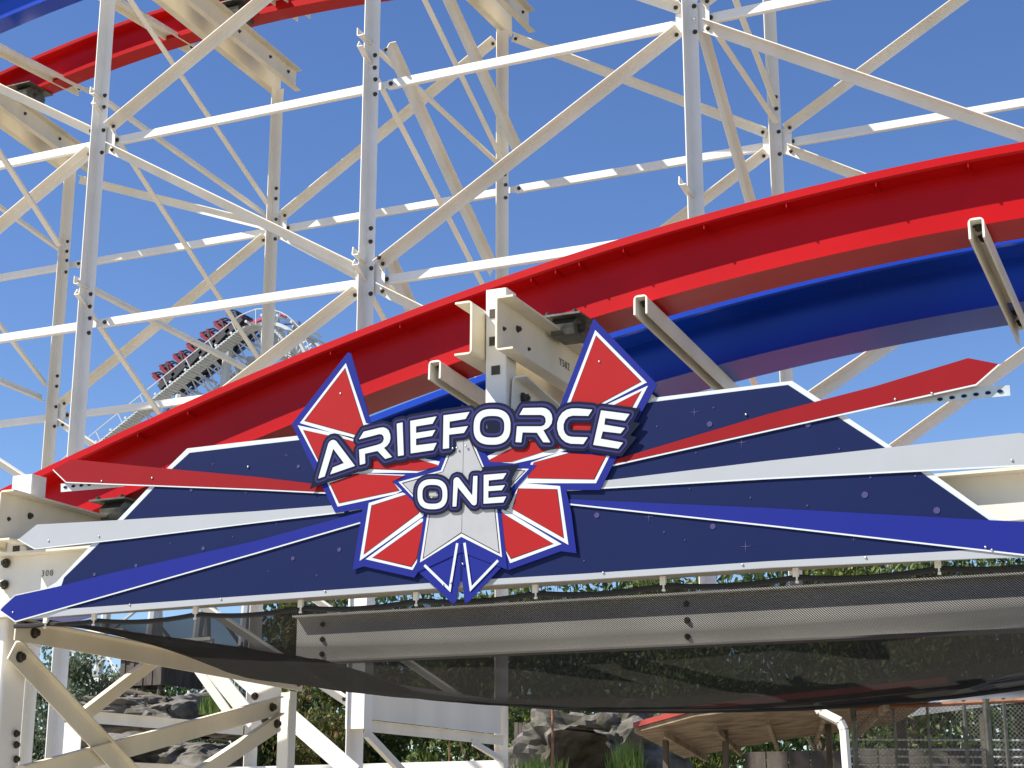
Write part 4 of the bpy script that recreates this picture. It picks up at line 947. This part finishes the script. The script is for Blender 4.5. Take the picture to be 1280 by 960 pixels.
for t in (0.12, 0.3, 0.48, 0.66, 0.84):
    a = pts[0].lerp(pts[4], t); b = pts[7].lerp(pts[5], t); bm = bmesh.new(); d = (b - a).normalized(); extr(bm, box_prof(0.045, 0.08), a + V((0, 0, -0.06)) + d * 0.1, b + V((0, 0, -0.06)), d.cross(V((0, 0, 1))).normalized(), V((0, 0, 1))); obj('rafter', bm, 'woodl', pv)
for px, py, Y in ((832, 925, 18.5), (906, 905, 18.5), (1035, 905, 18.5)):
    a = oY(px, py, Y); bm = bmesh.new(); add_box(bm, (a.x, Y, a.z / 2), (0.06, 0.06, a.z)); obj('post', bm, 'wood', pv)
ds = [oY(1020, 880, 14.6), oY(1026, 890, 14.6), oY(1050, 902, 14.6), oY(1055, 912, 14.6), oY(1059, 965, 14.6)]; ds.append(V((ds[-1].x, 14.6, 0)))
bm = ropebm(ds, 0.042); obj('downspout', bm, 'white2', pv)
# dark timber backdrop wall and fence at right
cf = thing('chain_link_fence', 'chain link fence with slim steel posts and shiny rails at lower right', 'fence', oY(1160, 1000, 16.5))
fx0, fx1 = oY(1065, 900, 16.5), oY(1340, 900, 16.5)
def fz(x): t = (x - fx0.x) / (fx1.x - fx0.x); return oY(1065, 886, 16.5).z * (1 - t) + oY(1340, 872, 16.5).z * t
bm = bmesh.new(); bm.faces.new([bm.verts.new(q) for q in ((fx0.x, 16.5, 0), (fx1.x, 16.5, 0), (fx1.x, 16.5, fz(fx1.x)), (fx0.x, 16.5, fz(fx0.x)))]); obj('mesh_panel', bm, 'link', cf)
for px, r in ((1067, 0.03), (1118, 0.014), (1160, 0.014), (1206, 0.02), (1234, 0.035), (1256, 0.02)):
    x = oY(px, 900, 16.5).x; bm = bmesh.new(); add_tube(bm, (x, 16.5, 0), (x, 16.5, fz(x) + 0.03), r, 8); obj('post', bm, 'galv', cf)
bm = bmesh.new(); add_tube(bm, (fx0.x, 16.5, fz(fx0.x)), (fx1.x, 16.5, fz(fx1.x)), 0.022, 8); obj('top_rail', bm, 'rust', cf)
for py in (924, 936, 945, 955):
    a = oY(1060, py, 16.62); b = oY(1340, py + 2, 16.62); bm = bmesh.new(); add_tube(bm, a, b, 0.010, 6); obj('wire_rail', bm, 'pale', cf)
sh = thing('low_shed', 'low shed with sloping grey metal roof and dark open front behind the fence', 'shed', oY(1250, 1000, 20))
q = [oY(1112, 897, 21), oY(1345, 868, 21), oY(1345, 850, 24), oY(1190, 868, 24)]
q = [oY(1112, 899, 20), oY(1350, 868, 20), oY(1350, 846, 19), oY(1225, 868, 19)]
bm = bmesh.new(); a_ = [V((q[0].x, 20, q[0].z)), V((q[1].x, 20, q[1].z)), V((q[1].x, 20.0, q[1].z + 0.28)), V((q[0].x + 1.0, 20.0, q[0].z + 0.28))]
v0 = [bm.verts.new(p) for p in a_]; v1 = [bm.verts.new(p + V((0, 3.5, 0.5))) for p in a_]
bm.faces.new(v0); bm.faces.new(v1[::-1])
for i in range(4): bm.faces.new((v0[i], v0[(i + 1) % 4], v1[(i + 1) % 4], v1[i]))
obj('roof', bm, 'roofg', sh)
bm = bmesh.new()
for i in range(24): add_box(bm, (q[0].x - 2.6 + i * 0.32, 23.2, 1.3), (0.30, 0.04, 2.6))
obj('wall', bm, 'wood', sh)
for t in (0.05, 0.5, 0.95):
    x = q[0].x + (q[1].x - q[0].x) * t; z = q[0].z + (q[1].z - q[0].z) * t; bm = bmesh.new(); add_box(bm, (x, 20.1, z / 2), (0.12, 0.12, z)); obj('post', bm, 'wood', sh)
bpy.context.view_layer.update()
